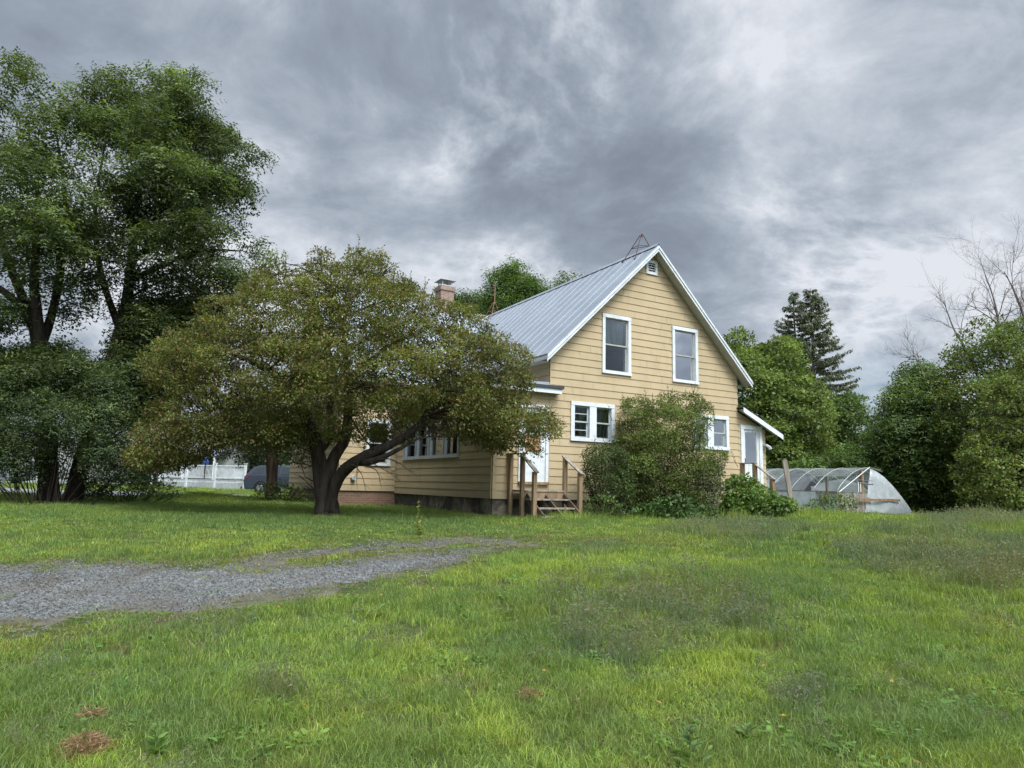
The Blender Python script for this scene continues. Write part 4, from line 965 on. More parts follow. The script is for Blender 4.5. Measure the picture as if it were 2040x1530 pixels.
# shrubs against the gable wall
sh1, _, _ = bush('tall_shrub', 'tall loose olive green shrub covering the middle of the gable wall', 'shrub', [(1240, 800), (1262, 790), (1300, 800), (1330, 785), (1362, 790), (1385, 785), (1412, 808), (1418, 840), (1398, 862), (1412, 890), (1450, 902), (1438, 930), (1430, 985), (1400, 1030), (1255, 1035), (1225, 1005), (1215, 935), (1228, 880), (1232, 835)], 19.1, 1.0, .36, 230, (.095, .13, .034), (.14, .17, .05), .25, leafsize=.055, per=1200, seed=21, gapthr=.34, gapscale=2.4, stemn=12)
uprights(sh1, [(1240, 782), (1252, 790), (1270, 785), (1285, 776), (1300, 785), (1318, 778), (1330, 768), (1340, 775), (1352, 782), (1365, 775), (1378, 770), (1385, 762), (1392, 770), (1400, 788), (1415, 800), (1422, 815), (1232, 830), (1455, 895)], 18.9, .55, (.085, .12, .03), .045)
sh2, _, _ = bush('dark_shrub', 'dark green shrub with a few red stems beside the wooden front steps', 'shrub', [(1163, 905), (1180, 888), (1222, 885), (1248, 905), (1262, 960), (1265, 1022), (1215, 1030), (1180, 1000), (1165, 960)], 18.1, .6, .30, 100, (.065, .10, .034), (.11, .13, .045), .2, leafsize=.055, per=1000, seed=22)
uprights(sh2, [(1212, 808), (1185, 872), (1200, 872), (1222, 868)], 18.0, .5, (.07, .10, .03), .04)
bush('variegated_shrub', 'pale cream leaved shrub at the right side of the gable bushes', 'shrub', [(1382, 935), (1408, 908), (1442, 915), (1440, 985), (1420, 1030), (1372, 1025), (1375, 975)], 18.9, .35, .25, 80, (.14, .16, .085), (.27, .28, .20), .35, leafsize=.05, per=900, seed=23)
bush('grape_vine', 'bright large leaved vine sprawling below the back door steps', 'vine', [(1438, 975), (1452, 955), (1478, 945), (1500, 955), (1522, 972), (1545, 985), (1580, 995), (1590, 1015), (1530, 1030), (1440, 1035)], 19.6, .7, .28, 110, (.095, .165, .04), (.15, .22, .06), .3, leafsize=.085, aspect=.8, per=420, seed=24)
bush('leafy_weeds', 'dark broad leaved weeds along the foot of the tall shrub', 'weed', [(1255, 1020), (1300, 1000), (1350, 990), (1390, 1005), (1440, 1020), (1440, 1040), (1340, 1045), (1255, 1042)], 17.6, .35, .20, 90, (.050, .10, .030), (.09, .15, .045), .3, leafsize=.10, aspect=.7, per=140, seed=25)
bush('leafy_weeds', 'light green weeds between the front steps and the dark shrub', 'weed', [(1160, 1035), (1170, 1000), (1200, 985), (1240, 1010), (1260, 1040)], 17.4, .3, .18, 50, (.08, .13, .035), (.12, .16, .05), .3, leafsize=.10, aspect=.3, per=150, seed=26, droop=-.6)
bush('leafy_weeds', 'weeds growing along the near side of the hoop greenhouse', 'weed', [(1590, 1010), (1630, 990), (1670, 978), (1700, 985), (1715, 1010), (1700, 1022), (1620, 1018)], 26.6, .5, .22, 60, (.07, .13, .03), (.11, .17, .045), .3, leafsize=.10, aspect=.5, per=120, seed=27)

# behind the house
tree('locust_tree', 'round topped locust tree showing behind the front roof ridge', 'tree', [[(975, 640), (972, 575), (985, 545), (1002, 545), (1015, 524), (1040, 532), (1052, 552), (1078, 572), (1092, 588), (1085, 640), (1000, 670)]], 46, 3, 1.2, 70, (.07, .12, .032), (.10, .16, .04), .3, per=60, leafsize=.16, seed=31, pinnate=4, updense=.6, squash=.65)
tree('locust_tree', 'green treetop between the chimney and the rear antenna', 'tree', [[(870, 680), (895, 590), (920, 588), (950, 592), (990, 600), (1000, 680)]], 52, 3, 1.2, 60, (.06, .10, .032), (.09, .14, .04), .3, per=60, leafsize=.17, seed=32, pinnate=4, updense=.6, squash=.65)
tree('locust_tree', 'small tuft of a treetop peeping over the middle of the front roof', 'tree', [[(1110, 600), (1113, 552), (1130, 548), (1150, 558), (1175, 560), (1180, 610)]], 50, 2, 1.0, 26, (.06, .10, .032), (.09, .14, .04), .3, per=60, leafsize=.17, seed=33, pinnate=4)
tree('maple_tree', 'pale green maple filling the gap right of the house', 'tree', [[(1420, 760), (1445, 690), (1462, 657), (1500, 668), (1528, 695), (1560, 668), (1590, 695), (1605, 745), (1642, 780), (1655, 850), (1650, 945), (1540, 960), (1420, 960)]], 40, 4.5, 1.25, 190, (.115, .165, .040), (.16, .21, .06), .3, per=110, leafsize=.17, aspect=.7, seed=34, gapthr=.35, puffvar=.2, gapscale=1.0, squash=.6, updense=.6)
tree('maple_tree', 'smaller bushy green tree just right of the pale maple, under the spruces', 'tree', [[(1630, 860), (1655, 800), (1690, 775), (1715, 800), (1728, 860), (1745, 940), (1680, 960), (1620, 955)]], 44, 3, 1.1, 80, (.07, .115, .03), (.10, .15, .04), .3, per=110, leafsize=.17, aspect=.7, seed=35, gapthr=.35, gapscale=1.0, squash=.6)
tree('sumac', 'feathery sumac spreading behind the greenhouse', 'tree', [[(1560, 935), (1600, 915), (1650, 908), (1690, 888), (1740, 900), (1790, 925), (1850, 950), (1865, 990), (1800, 1000), (1700, 960), (1600, 955)]], 36, 1.8, .7, 90, (.085, .14, .035), (.12, .19, .05), .3, per=70, leafsize=.13, pinnate=6, seed=36, updense=.7, squash=.4)

# spruces
def spruce(label, top, Yt, H, R, bare, seed):
    rr = np.random.default_rng(seed); tp = at(top[0], top[1], Yt); bx, by = tp[0], tp[1]; g0 = float(gz(bx, by)) - .2; Hh = tp[2] - g0
    root = empty('spruce_tree', (bx, by, g0)); tag(root, label, 'tree', 'twin spruces'); mb = MB(); mb.tube([(0, 0, 0), (.05, 0, Hh * .5), (0, 0, Hh)], [.38, .24, .03], 8); 
    Ps = []; Ds = []
    z = Hh - .3
    while z > Hh - H:
        f = (Hh - z) / H; Lb = R * (f ** .8) * 1.0 + .25
        nb = 6
        for k in range(nb):
            a = rr.uniform(0, 2 * math.pi); L_ = Lb * rr.uniform(.6, 1.1); 
            if bare and f > .35 and math.cos(a) < -.2 and rr.random() < bare: continue
            dirv = np.array([math.cos(a), math.sin(a), 0]); pts = []
            for t in np.linspace(0, 1, 6): pts.append(np.array([0, 0, z]) + dirv * L_ * t + np.array([0, 0, 1]) * L_ * (.25 * t - .60 * t * t * (.4 + f) + .42 * t ** 3))
            mb.tube(pts, list(np.linspace(.05 + .02 * f, .008, 6)), 3, cap=False)
            m = int(L_ * 40) + 6
            for q in range(m):
                t = rr.uniform(.12, 1) ** .8 * 5; i_ = min(4, int(t)); p = pts[i_] + (pts[i_ + 1] - pts[i_]) * (t - i_)
                sd_ = np.cross(dirv, (0, 0, 1)) * rr.choice([-1, 1]); Ps.append(p + rr.normal(0, .06, 3)); Ds.append(sd_ * rr.uniform(.2, .8) + dirv * .5 + np.array([0, 0, rr.uniform(-1.3, -.2)]))
        z -= .40 * rr.uniform(.7, 1.3) * (1 + .3 * f)
    mb.build('trunk', M_bark_grey, root, smooth=True)
    Ps = np.array(Ps); Ds = np.array(Ds); n = len(Ps)
    leaf_mesh('crown', Ps, Ds, unit(rng.standard_normal((n, 3)) + np.array([0, 0, .5])), rng.uniform(.2, .38, n), rng.uniform(.06, .11, n), colvar(n, (.085, .115, .062), (.13, .135, .07), .3), root)
spruce('left and slimmer of two tall spruces behind the maple', (1580, 580), 64, 19, 5.2, .1, 3)
spruce('right and fuller of two tall spruces behind the maple', (1614, 574), 62, 19, 6.6, .3, 4)

# right hand woods
tree('ash_tree', 'dark green tree just right of the sky gap', 'tree', [[(1742, 880), (1760, 805), (1792, 765), (1815, 722), (1850, 735), (1872, 765), (1905, 790), (1915, 880), (1890, 1000), (1780, 1010), (1742, 950)]], 36, 4, 1.05, 150, (.085, .135, .04), (.12, .17, .05), .3, per=80, leafsize=.14, pinnate=4, seed=41, gapthr=.33, updense=.6, squash=.5)
tree('ash_tree', 'tall dark tree under the bare branches at the right edge', 'tree', [[(1850, 780), (1885, 715), (1900, 665), (1950, 632), (2000, 640), (2050, 628), (2150, 650), (2170, 900), (1990, 1000), (1900, 960)]], 33, 3.5, 1.05, 150, (.085, .13, .036), (.14, .15, .035), .25, per=150, leafsize=.14, aspect=.6, seed=42, gapthr=.34, gapscale=1.2, squash=.55)
tree('box_elder', 'nearest bright green leafy tree at the right edge', 'tree', [[(1930, 860), (1960, 790), (2010, 740), (2040, 690), (2120, 670), (2180, 900), (2170, 1070), (2010, 1075), (1920, 1010), (1900, 930)]], 27, 2.8, .62, 260, (.12, .168, .045), (.17, .19, .05), .3, per=200, leafsize=.12, aspect=.6, seed=43, gapthr=.34, gapscale=1.3, squash=.55)
tree('box_elder', 'dark low tree between the greenhouse and the right edge', 'tree', [[(1790, 960), (1810, 900), (1860, 870), (1920, 880), (1960, 930), (1980, 1030), (1850, 1030), (1820, 1015)]], 34.5, 2.0, .8, 120, (.08, .125, .03), (.12, .16, .04), .25, per=200, leafsize=.12, aspect=.6, seed=44, gapthr=.34, gapscale=1.3, squash=.55)

def bare_tree(label, pts, rads, Y, spread, depth=4, seed=1, n0=9):
    rr = np.random.default_rng(seed); P = pxpath(pts); root = empty('dead_tree', (P[0][0], P[0][1], float(gz(P[0][0], P[0][1])) - .1)); tag(root, label, 'tree', 'leafless trees above the right hand woods'); off = np.array(root.location); mb = MB()
    g0 = P[0].copy(); g0[2] = off[2]; tr = [g0] + P; rads = [rads[0] * 1.2] + rads
    sm, sr = trunk_mesh(mb, tr, rads, 7, .05)
    def grow(p, d, L, r, dep):
        m = 4; pts_ = [p]; q = p.copy(); dd = d.copy()
        for i in range(m): dd = unit(dd + rr.normal(0, .13, 3) + np.array([0, 0, .06])); q = q + dd * L / m; pts_.append(q.copy())
        mb.tube(pts_, list(np.linspace(r, r * .45, m + 1)), 4 if dep > 2 else 3, cap=False)
        if dep <= 0: return
        for k in range(rr.integers(3, 6)):
            i_ = rr.integers(1, m + 1); nd = unit(dd + rr.normal(0, .62, 3)); grow(pts_[i_], nd, L * rr.uniform(.45, .72), r * .5, dep - 1)
    for k in range(n0):
        i_ = int(len(sm) * rr.uniform(.5, .98)); i_ = min(i_, len(sm) - 2); d = unit(sm[i_ + 1] - sm[i_]); nd = unit(d * .6 + rr.normal(0, 1, 3) * (.75, .6, .35) + np.array([-.08, 0, .55])); grow(sm[i_], nd, spread * rr.uniform(.6, 1.15), max(.010, sr[i_] * .5), depth - 1)
    mb.v = [tuple(np.array(v) - off) for v in mb.v]
    mb.build('trunk', M_bark_grey, root, smooth=True)
bare_tree('leafless grey tree at the right edge reaching highest', [(2085, 900, 36), (2062, 760, 36), (2045, 650, 36), (2020, 580, 36), (2000, 540, 36)], [.14, .12, .08, .04, .015], 36, 2.3, 4, 5, 12)
bare_tree('slim leafless grey tree left of the tallest bare one', [(2005, 900, 35), (1995, 740, 35), (1990, 650, 35), (1978, 590, 35), (1960, 540, 35)], [.11, .09, .07, .035, .015], 35, 2.0, 4, 8, 10)
bare_tree('leaning dead branches low over the treetops', [(1960, 800, 34), (1925, 700, 34), (1900, 655, 34), (1880, 600, 34)], [.08, .06, .04, .015], 34, 1.7, 3, 11, 8)
bare_tree('small dead snag poking from the dark tree beside the sky gap', [(1862, 860, 35), (1845, 770, 35), (1835, 735, 35), (1820, 705, 35)], [.10, .07, .05, .02], 35, 1.3, 3, 14, 8)

# far treeline and left backdrop
tree('background_tree', 'green tree behind the neighbouring house at the far left', 'tree', [[(-120, 900), (-100, 800), (-20, 762), (50, 775), (110, 800), (160, 900)]], 80, 4, 2.2, 60, (.075, .12, .035), (.10, .15, .04), .3, per=18, leafsize=.35, aspect=.7, seed=51)
tree('background_tree', 'dark trees seen below the apple crown beyond the deck', 'tree', [[(380, 940), (400, 860), (460, 830), (540, 820), (620, 850), (660, 950)]], 62, 4, 1.8, 70, (.05, .085, .028), (.08, .12, .04), .3, per=20, leafsize=.3, aspect=.7, seed=52)
tree('background_tree', 'far tree filling the low gap left of the locust crowns', 'tree', [[(150, 900), (180, 820), (260, 800), (350, 830), (380, 930)]], 85, 4, 2.2, 60, (.06, .10, .035), (.09, .13, .04), .3, per=18, leafsize=.35, aspect=.7, seed=53)
# distant wooded band, far off and uncountable
nb = 5200; az = rng.uniform(-1.0, 1.05, nb); dist = rng.uniform(150, 260, nb); bxp = np.sin(az) * dist; byp = np.cos(az) * dist; hh = rng.uniform(2, 9.5, nb) * (.7 + .5 * n2d(bxp, byp, .03, 4))
cen = np.stack([bxp, byp, gz(bxp, byp) + hh - 1.0], 1); k_ = 14
P = np.repeat(cen, k_, 0) + rng.normal(0, 1.1, (nb * k_, 3)); n = len(P)
o = leaf_mesh('far_woods', P, rng.standard_normal((n, 3)), unit(rng.standard_normal((n, 3)) + np.array([0, 0, 1])), rng.uniform(.9, 1.6, n), rng.uniform(.6, 1.2, n), colvar(n, (.055, .085, .035), (.08, .11, .04), .3)); tag(o, 'distant green woods along the horizon', 'woods', kind='stuff')

bush('hedge_row', 'dark shrubs screening the neighbouring house behind the locust trunks', 'shrub', [(-120, 985), (-100, 850), (0, 860), (60, 880), (200, 850), (330, 880), (400, 900), (330, 950), (240, 960), (200, 985), (60, 975), (40, 930), (0, 940)], 24.5, 1.2, .6, 70, (.045, .078, .028), (.08, .11, .04), .2, leafsize=.11, per=170, seed=16, gapthr=.36)

# ================================================================== GREENHOUSE
GA = at(1669, 985, 27.6); GA[2] = 0
e1 = np.array([.866, .50, 0.]); e1 = unit(at(1820, 985, 30.2) - at(1669, 985, 27.6)); e1[2] = 0; e1 = unit(e1); e2 = np.array([-e1[1], e1[0], 0.])
GW = 5.8; GL = 9.0
groot = empty('hoop_greenhouse', (GA[0], GA[1], float(gz(GA[0], GA[1]))), math.atan2(e1[1], e1[0])); tag(groot, 'torn plastic covered hoop greenhouse with a boarded end wall', 'greenhouse')
gb = 0.0
def gzl(x, y): p = GA + e1 * x + e2 * y; return float(gz(p[0], p[1])) - groot.location[2]
HS = .98; HT = 1.98
def arc(y, n=16, sag=0.):   # one hoop from the near knee wall over to the ground on the far side
    pts = []; g_ = gzl(GW, y); xa = GW * .36
    for i in range(n + 1):
        t = i / n
        if t < .5: q = t / .5; x = xa * q; z = HS + (HT - HS) * math.sin(q * math.pi / 2) ** .85
        else: q = (t - .5) / .5; x = xa + (GW + .25 - xa) * q; z = g_ + (HT - g_) * (1 - q ** 1.55)
        pts.append((x, y, z + sag * math.sin(math.pi * t)))
    return pts
for i in range(9):
    mb = MB(); mb.tube(arc(.05 + i * 1.08), .014, 6); mb.build('hoop', M_storm, groot, smooth=True)
mb = MB(); mb.tube([(GW * .5, 0, HT - .03), (GW * .5, GL, HT - .03)], .022, 6); mb.tube([(GW * .22, 0, HT - .27), (GW * .22, GL, HT - .27)], .015, 5); mb.build('purlin', M_wood, groot)
mb = MB()
mb.box((-.03, 0, gzl(0, 0) - .1), (.03, GL, HS - .04)); mb.mi = 1; mb.box((-.06, -.02, HS - .04), (.06, GL, HS + .02)); mb.box((-.07, .35, .5), (-.035, .8, HS - .04))
mb.mi = 1; mb.box((GW * .28, 1.6, 0), (GW * .28 + .10, 1.7, HT - .22)); mb.box((GW * .3, 4.6, 0), (GW * .3 + .10, 4.7, HT - .2)); mb.box((1.9, .2, 0), (2.0, .3, HT - .1))
mb.build('knee_wall', [M_sheet, M_wood_grey], groot)
# side film (clear) over the hoops, and milky drape
ys_ = np.linspace(.02, GL, 19); n_ = 17
A = [arc(y, 16, -.02 + .015 * math.sin(y * 3)) for y in ys_]; vs = [p for a in A for p in a]
fs = [(i * n_ + j, i * n_ + j + 1, (i + 1) * n_ + j + 1, (i + 1) * n_ + j) for i in range(len(ys_) - 1) for j in range(16) if not (j < 3 and i < 3)]
mb = MB(); mb.add([(x, y, z + .03) for x, y, z in vs], fs); mb.build('film', M_film, groot, smooth=True)
# end wall: boards, frame, plastic
z0_ = gzl(1, 0)
mb = MB(); mb.box((.10, -.03, z0_ - .1), (2.05, .01, HS - .05)); mb.mi = 1; mb.box((.9, -.17, HS - .34), (3.9, -.14, HS - .24)); mb.box((.0, -.05, z0_ - .1), (.09, .05, HS + .02)); mb.mi = 0
mb.build('end_wall', [M_wood_grey, M_wood], groot)
mb = MB(); mb.tube([(.03, -.04, HS - .02), (GW * .36, -.04, HT + .02), (GW * .5, -.04, HT - .12)], .026, 6); mb.tube([(1.25, -.03, HS), (1.25, -.03, HT - .35)], .02, 5); mb.tube([(1.35, -.03, HT - .62), (2.3, -.03, HT - .66)], .016, 5); mb.tube([(1.35, -.03, HT - .5), (2.3, -.03, HT - .52)], .012, 5)
mb.build('end_frame', M_steel, groot)
mb = MB(); mb.box((1.62, .02, 0), (1.76, .14, HT - .15)); mb.mi = 1; mb.box((1.28, -.02, HS), (1.34, 0, HT - .6)); mb.box((1.44, -.02, HS), (1.50, 0, HT - .6)); mb.build('door_post', [M_wood, M_white_old], groot)
eo = arc(-.07, 16)
def wav(x, z): return -.075 - .04 * math.sin(x * 5 + z * 2) - .03 * math.sin(z * 7 + x)
cols = []
for i in range(22):
    t = i / 21; xb = 1.95 + t * (GW + .28 - 1.95); xt = 2.15 + t * (GW + .28 - 2.15)
    # top of the sheet follows the hoop
    zt_ = 0
    for a_, b_ in zip(eo[:-1], eo[1:]):
        if a_[0] <= xt <= b_[0] + 1e-6: zt_ = a_[2] + (b_[2] - a_[2]) * (xt - a_[0]) / max(1e-6, b_[0] - a_[0])
    xbot = xb - .45 * (1 - t); cols.append([(xbot + (xt - xbot) * s_, wav(xt * (1 - s_) + s_, s_ * 3), gzl(xbot, 0) * (1 - s_) - .02 + (max(zt_, gzl(xb, 0) + .02)) * s_) for s_ in np.linspace(0, 1, 8)])
vs = [p for c in cols for p in c]; fs = [(i * 8 + j, (i + 1) * 8 + j, (i + 1) * 8 + j + 1, i * 8 + j + 1) for i in range(21) for j in range(7)]
mb = MB(); mb.add(vs, fs); o = mb.build('end_sheet', M_sheet, groot, smooth=True); s_ = o.modifiers.new('thick', 'SOLIDIFY'); s_.thickness = .004
# rolled sheet draped along the side of the hoops
mb = MB(); vs = []; m_ = 12
for i in range(m_ + 1):
    y = .2 + (GL - .2) * i / m_
    for j in range(5): t = j / 4; vs.append((-.07 - .12 * (1 - t) - .03 * math.sin(i * 2.1 + j), y, gzl(0, y) - .02 + (HS - gzl(0, y)) * t))
fs = [(i * 5 + j, i * 5 + j + 1, (i + 1) * 5 + j + 1, (i + 1) * 5 + j) for i in range(1, m_) for j in range(4)]
mb.add(vs, fs); mb.build('side_sheet', M_sheet, groot, smooth=True)
mb = MB(); vs = []; 
for i in range(9):
    x = .4 + i * .42; vs += [(x, 3.4 + .2 * math.sin(i), .05), (x, 3.5 + .2 * math.sin(i * 2), .3 + (HT - .25) * math.sin(math.pi * (i + .6) / 10) ** .8)]
mb.add(vs, [(2 * i, 2 * i + 2, 2 * i + 3, 2 * i + 1) for i in range(8)]); mb.build('shade_cloth', pbr('dark_shade_cloth', (.045, .045, .05), .9), groot)
# pale slumped sheet inside
mb = MB(); vs = []
for i in range(10):
    y = 1.0 + i * .75
    vs += [(3.9, y, .2), (3.7, y, 1.0 + .3 * math.sin(i * 1.9)), (2.9, y, 1.35 + .2 * math.sin(i * 1.3))]
mb.add(vs, [(3 * i + j, 3 * i + 3 + j, 3 * i + 4 + j, 3 * i + 1 + j) for i in range(9) for j in range(2)]); mb.build('slumped_sheet', M_sheet, groot, smooth=True)

# green canopy roof behind the house corner
M_green = pbr('green_tarp', (.10, .30, .17), .6, var=.15)
p = at(1515, 935, 38); gr = empty('canopy_tent', (p[0], p[1], float(gz(p[0], p[1])))); tag(gr, 'green canopy roof peeping out between the back door and the greenhouse', 'canopy'); zt = p[2] - gr.location[2]
mb = MB(); a = [(-1.2, 0, zt + .85), (-1.2, 2.4, zt + .85)]; mb.prism([(-1.2, 0, zt + .85), (1.35, 0, zt - .2), (1.35, 0, zt - .26), (-1.2, 0, zt + .79), (-3.6, 0, zt - .26), (-3.6, 0, zt - .2)], (0, 2.6, 0)); mb.build('tent_roof', M_green, gr)
for x_ in (-3.5, 1.25):
    for y_ in (.1, 2.5): mb = MB(); mb.tube([(x_, y_, -.1), (x_, y_, zt - .22)], .03, 6); mb.build('pole', M_steel, gr)

# ================================================================== NEIGHBOURS (far left)
M_vinyl = pbr('pale_vinyl_siding', (.50, .52, .50), .6, var=.05)
def lapmat():
    m, t = new_mat('white_lap_siding'); o = t.new('ShaderNodeTexCoord').outputs['Object']; sp = t.new('ShaderNodeSeparateXYZ', {0: o}); fr = t.m('FRACT', t.m('MULTIPLY', sp.outputs[2], 6.0))
    c = t.mix(t.sstep(fr, .0, .16), (.14, .15, .15, 1), (.36, .38, .37, 1)); n = t.noise(o, 2, 4); c = t.mix(t.m('MULTIPLY', n, .3), c, (.28, .29, .27, 1))  # dark line at each course puts the lap shadow into the colour
    out(t, t.new('ShaderNodeBsdfPrincipled', {'Base Color': c, 'Roughness': .7}).outputs[0]); return m
M_lap = lapmat(); M_shingle = pbr('grey_shingles', (.20, .21, .235), .9, scale=9, var=.3); M_carglass = pbr('car_glass', (.03, .04, .045), .12, spec=.6)
def nhouse(px, Y, rz, w, d, h, label, roofpitch=.55, porch=True):
    p = at(px, 960, Y); root = empty('neighbour_house', (p[0], p[1], float(gz(p[0], p[1])) - .05), rz); tag(root, label, 'house', 'neighbouring houses')
    mb = MB(); mb.box((0, 0, 0), (w, d, h)); hy = h + roofpitch * d / 2; mb.prism([(0, 0, h), (0, d, h), (0, d / 2, hy)], (w, 0, 0)); mb.build('wall', M_lap, root)
    mb = MB()
    for sgn in (0, 1):
        y0 = -.4 if sgn == 0 else d + .4; rslab(mb, [(-.3, y0, h - .4 * roofpitch + .06), (w + .3, y0, h - .4 * roofpitch + .06), (w + .3, d / 2, hy + .06), (-.3, d / 2, hy + .06)], .12)
    mb.build('roof', M_shingle, root)
    if porch:
        mb = MB(); rslab(mb, [(-.2, -2.4, 2.55), (w + .2, -2.4, 2.55), (w + .2, .0, 3.4), (-.2, .0, 3.4)], .12); mb.build('porch_roof', M_shingle, root)
        for x_ in np.linspace(.1, w - .1, 5): mb = MB(); mb.box((x_ - .07, -2.3, 0), (x_ + .07, -2.16, 2.5)); mb.build('porch_post', M_white, root)
    for zf in ((1.1, 2.3), (3.9, 5.1)):
        if zf[1] > h: continue
        for x_ in np.linspace(1.2, w - 2, 3):
            mb = MB(); mb.box((x_ - .1, -.06, zf[0] - .1), (x_ + 1.0, -.003, zf[1] + .1)); wn = mb.build('window', M_white, root); mb = MB(); mb.box((x_, -.075, zf[0]), (x_ + .9, -.062, zf[1])); mb.build('pane', M_carglass, wn)
    return root
nhouse(-130, 50, -.10, 9.5, 8, 4.3, 'pale lap sided house at the far left behind the locust trunks', porch=False)
nhouse(215, 58, -.05, 10, 8, 5.6, 'pale two storey house with a grey porch roof, glimpsed between locust and apple tree')
# white deck
dR = at(488, 960, 44.); dL = at(318, 960, 47.5); dv = dR - dL; dv[2] = 0; DLn = np.linalg.norm(dv)
droot = empty('deck', (dL[0], dL[1], float(gz(dR[0], dR[1]))), math.atan2(dv[1], dv[0])); tag(droot, 'white deck with baluster railing and lattice skirt across the street', 'deck')
DH = at(488, 957, 44)[2] - droot.location[2]; RT = DH + .90
mb = MB(); mb.box((0, 0, DH - .16), (DLn, 3.4, DH)); mb.build('floor_board', M_white_old, droot)
npst = 4; posts = [DLn * i / (npst - 1) for i in range(npst)]
for x_ in posts: mb = MB(); mb.box((x_ - .08, -.10, -.25), (x_ + .08, .0 - .005, RT + .12)); mb.box((x_ - .11, -.13, RT + .12), (x_ + .11, .02, RT + .16)); mb.build('post', M_white, droot)
mb = MB(); mb.box((0, -.08, RT - .05), (DLn, -.02, RT + .03)); mb.box((0, -.07, DH + .08), (DLn, -.03, DH + .14)); mb.build('handrail', M_white, droot)
x_ = .14; nbal = 0
while x_ < DLn - .1 and nbal < 60:
    mb = MB(); mb.box((x_, -.065, DH + .14), (x_ + .035, -.035, RT - .05)); mb.build('baluster', M_white, droot); x_ += .115; nbal += 1
mb = MB(); mb.box((DLn * .72, .0, DH), (DLn - .1, .03, RT - .1)); mb.build('privacy_panel', M_white, droot)
mb = MB(); hL = DH - .16 + .2
for i in range(int(DLn / .11)):
    x0 = i * .11
    for sg in (1, -1):
        xa, xb = (x0, x0 + hL) if sg == 1 else (x0 + hL, x0)
        if max(xa, xb) > DLn: continue
        mb.bar((xa, -.035 - .01 * sg, -.2), (xb, -.035 - .01 * sg, DH - .16), .04, .008, up=(0, 1, 0))
mb.build('lattice', M_white, droot)
mb = MB(); mb.box((0, .3, -.2), (DLn, .34, DH - .17)); mb.build('skirt_backing', pbr('shaded_skirt', (.30, .30, .36), .9), droot)  # sheet behind the lattice, shade under the deck put into its colour
# blue folded chair / cover on the deck
bp = at(411, 905, 44.8); ob = empty('folded_umbrella', (bp[0], bp[1], droot.location[2] + DH)); tag(ob, 'dark pole with a folded blue umbrella standing behind the deck railing', 'umbrella')
zz = bp[2] - ob.location[2]; mb = MB(); mb.tube([(0, 0, 0), (0, 0, zz + .3)], .03, 6); mb.build('pole', M_iron, ob)
mb = MB(); mb.tube([(0, 0, zz - .65), (.02, 0, zz - .5), (0, 0, zz - .15), (0, 0, zz + .28)], [.16, .20, .16, .04], 9); mb.build('canopy', pbr('blue_fabric', (.05, .10, .34), .7, var=.3, scale=14), ob)

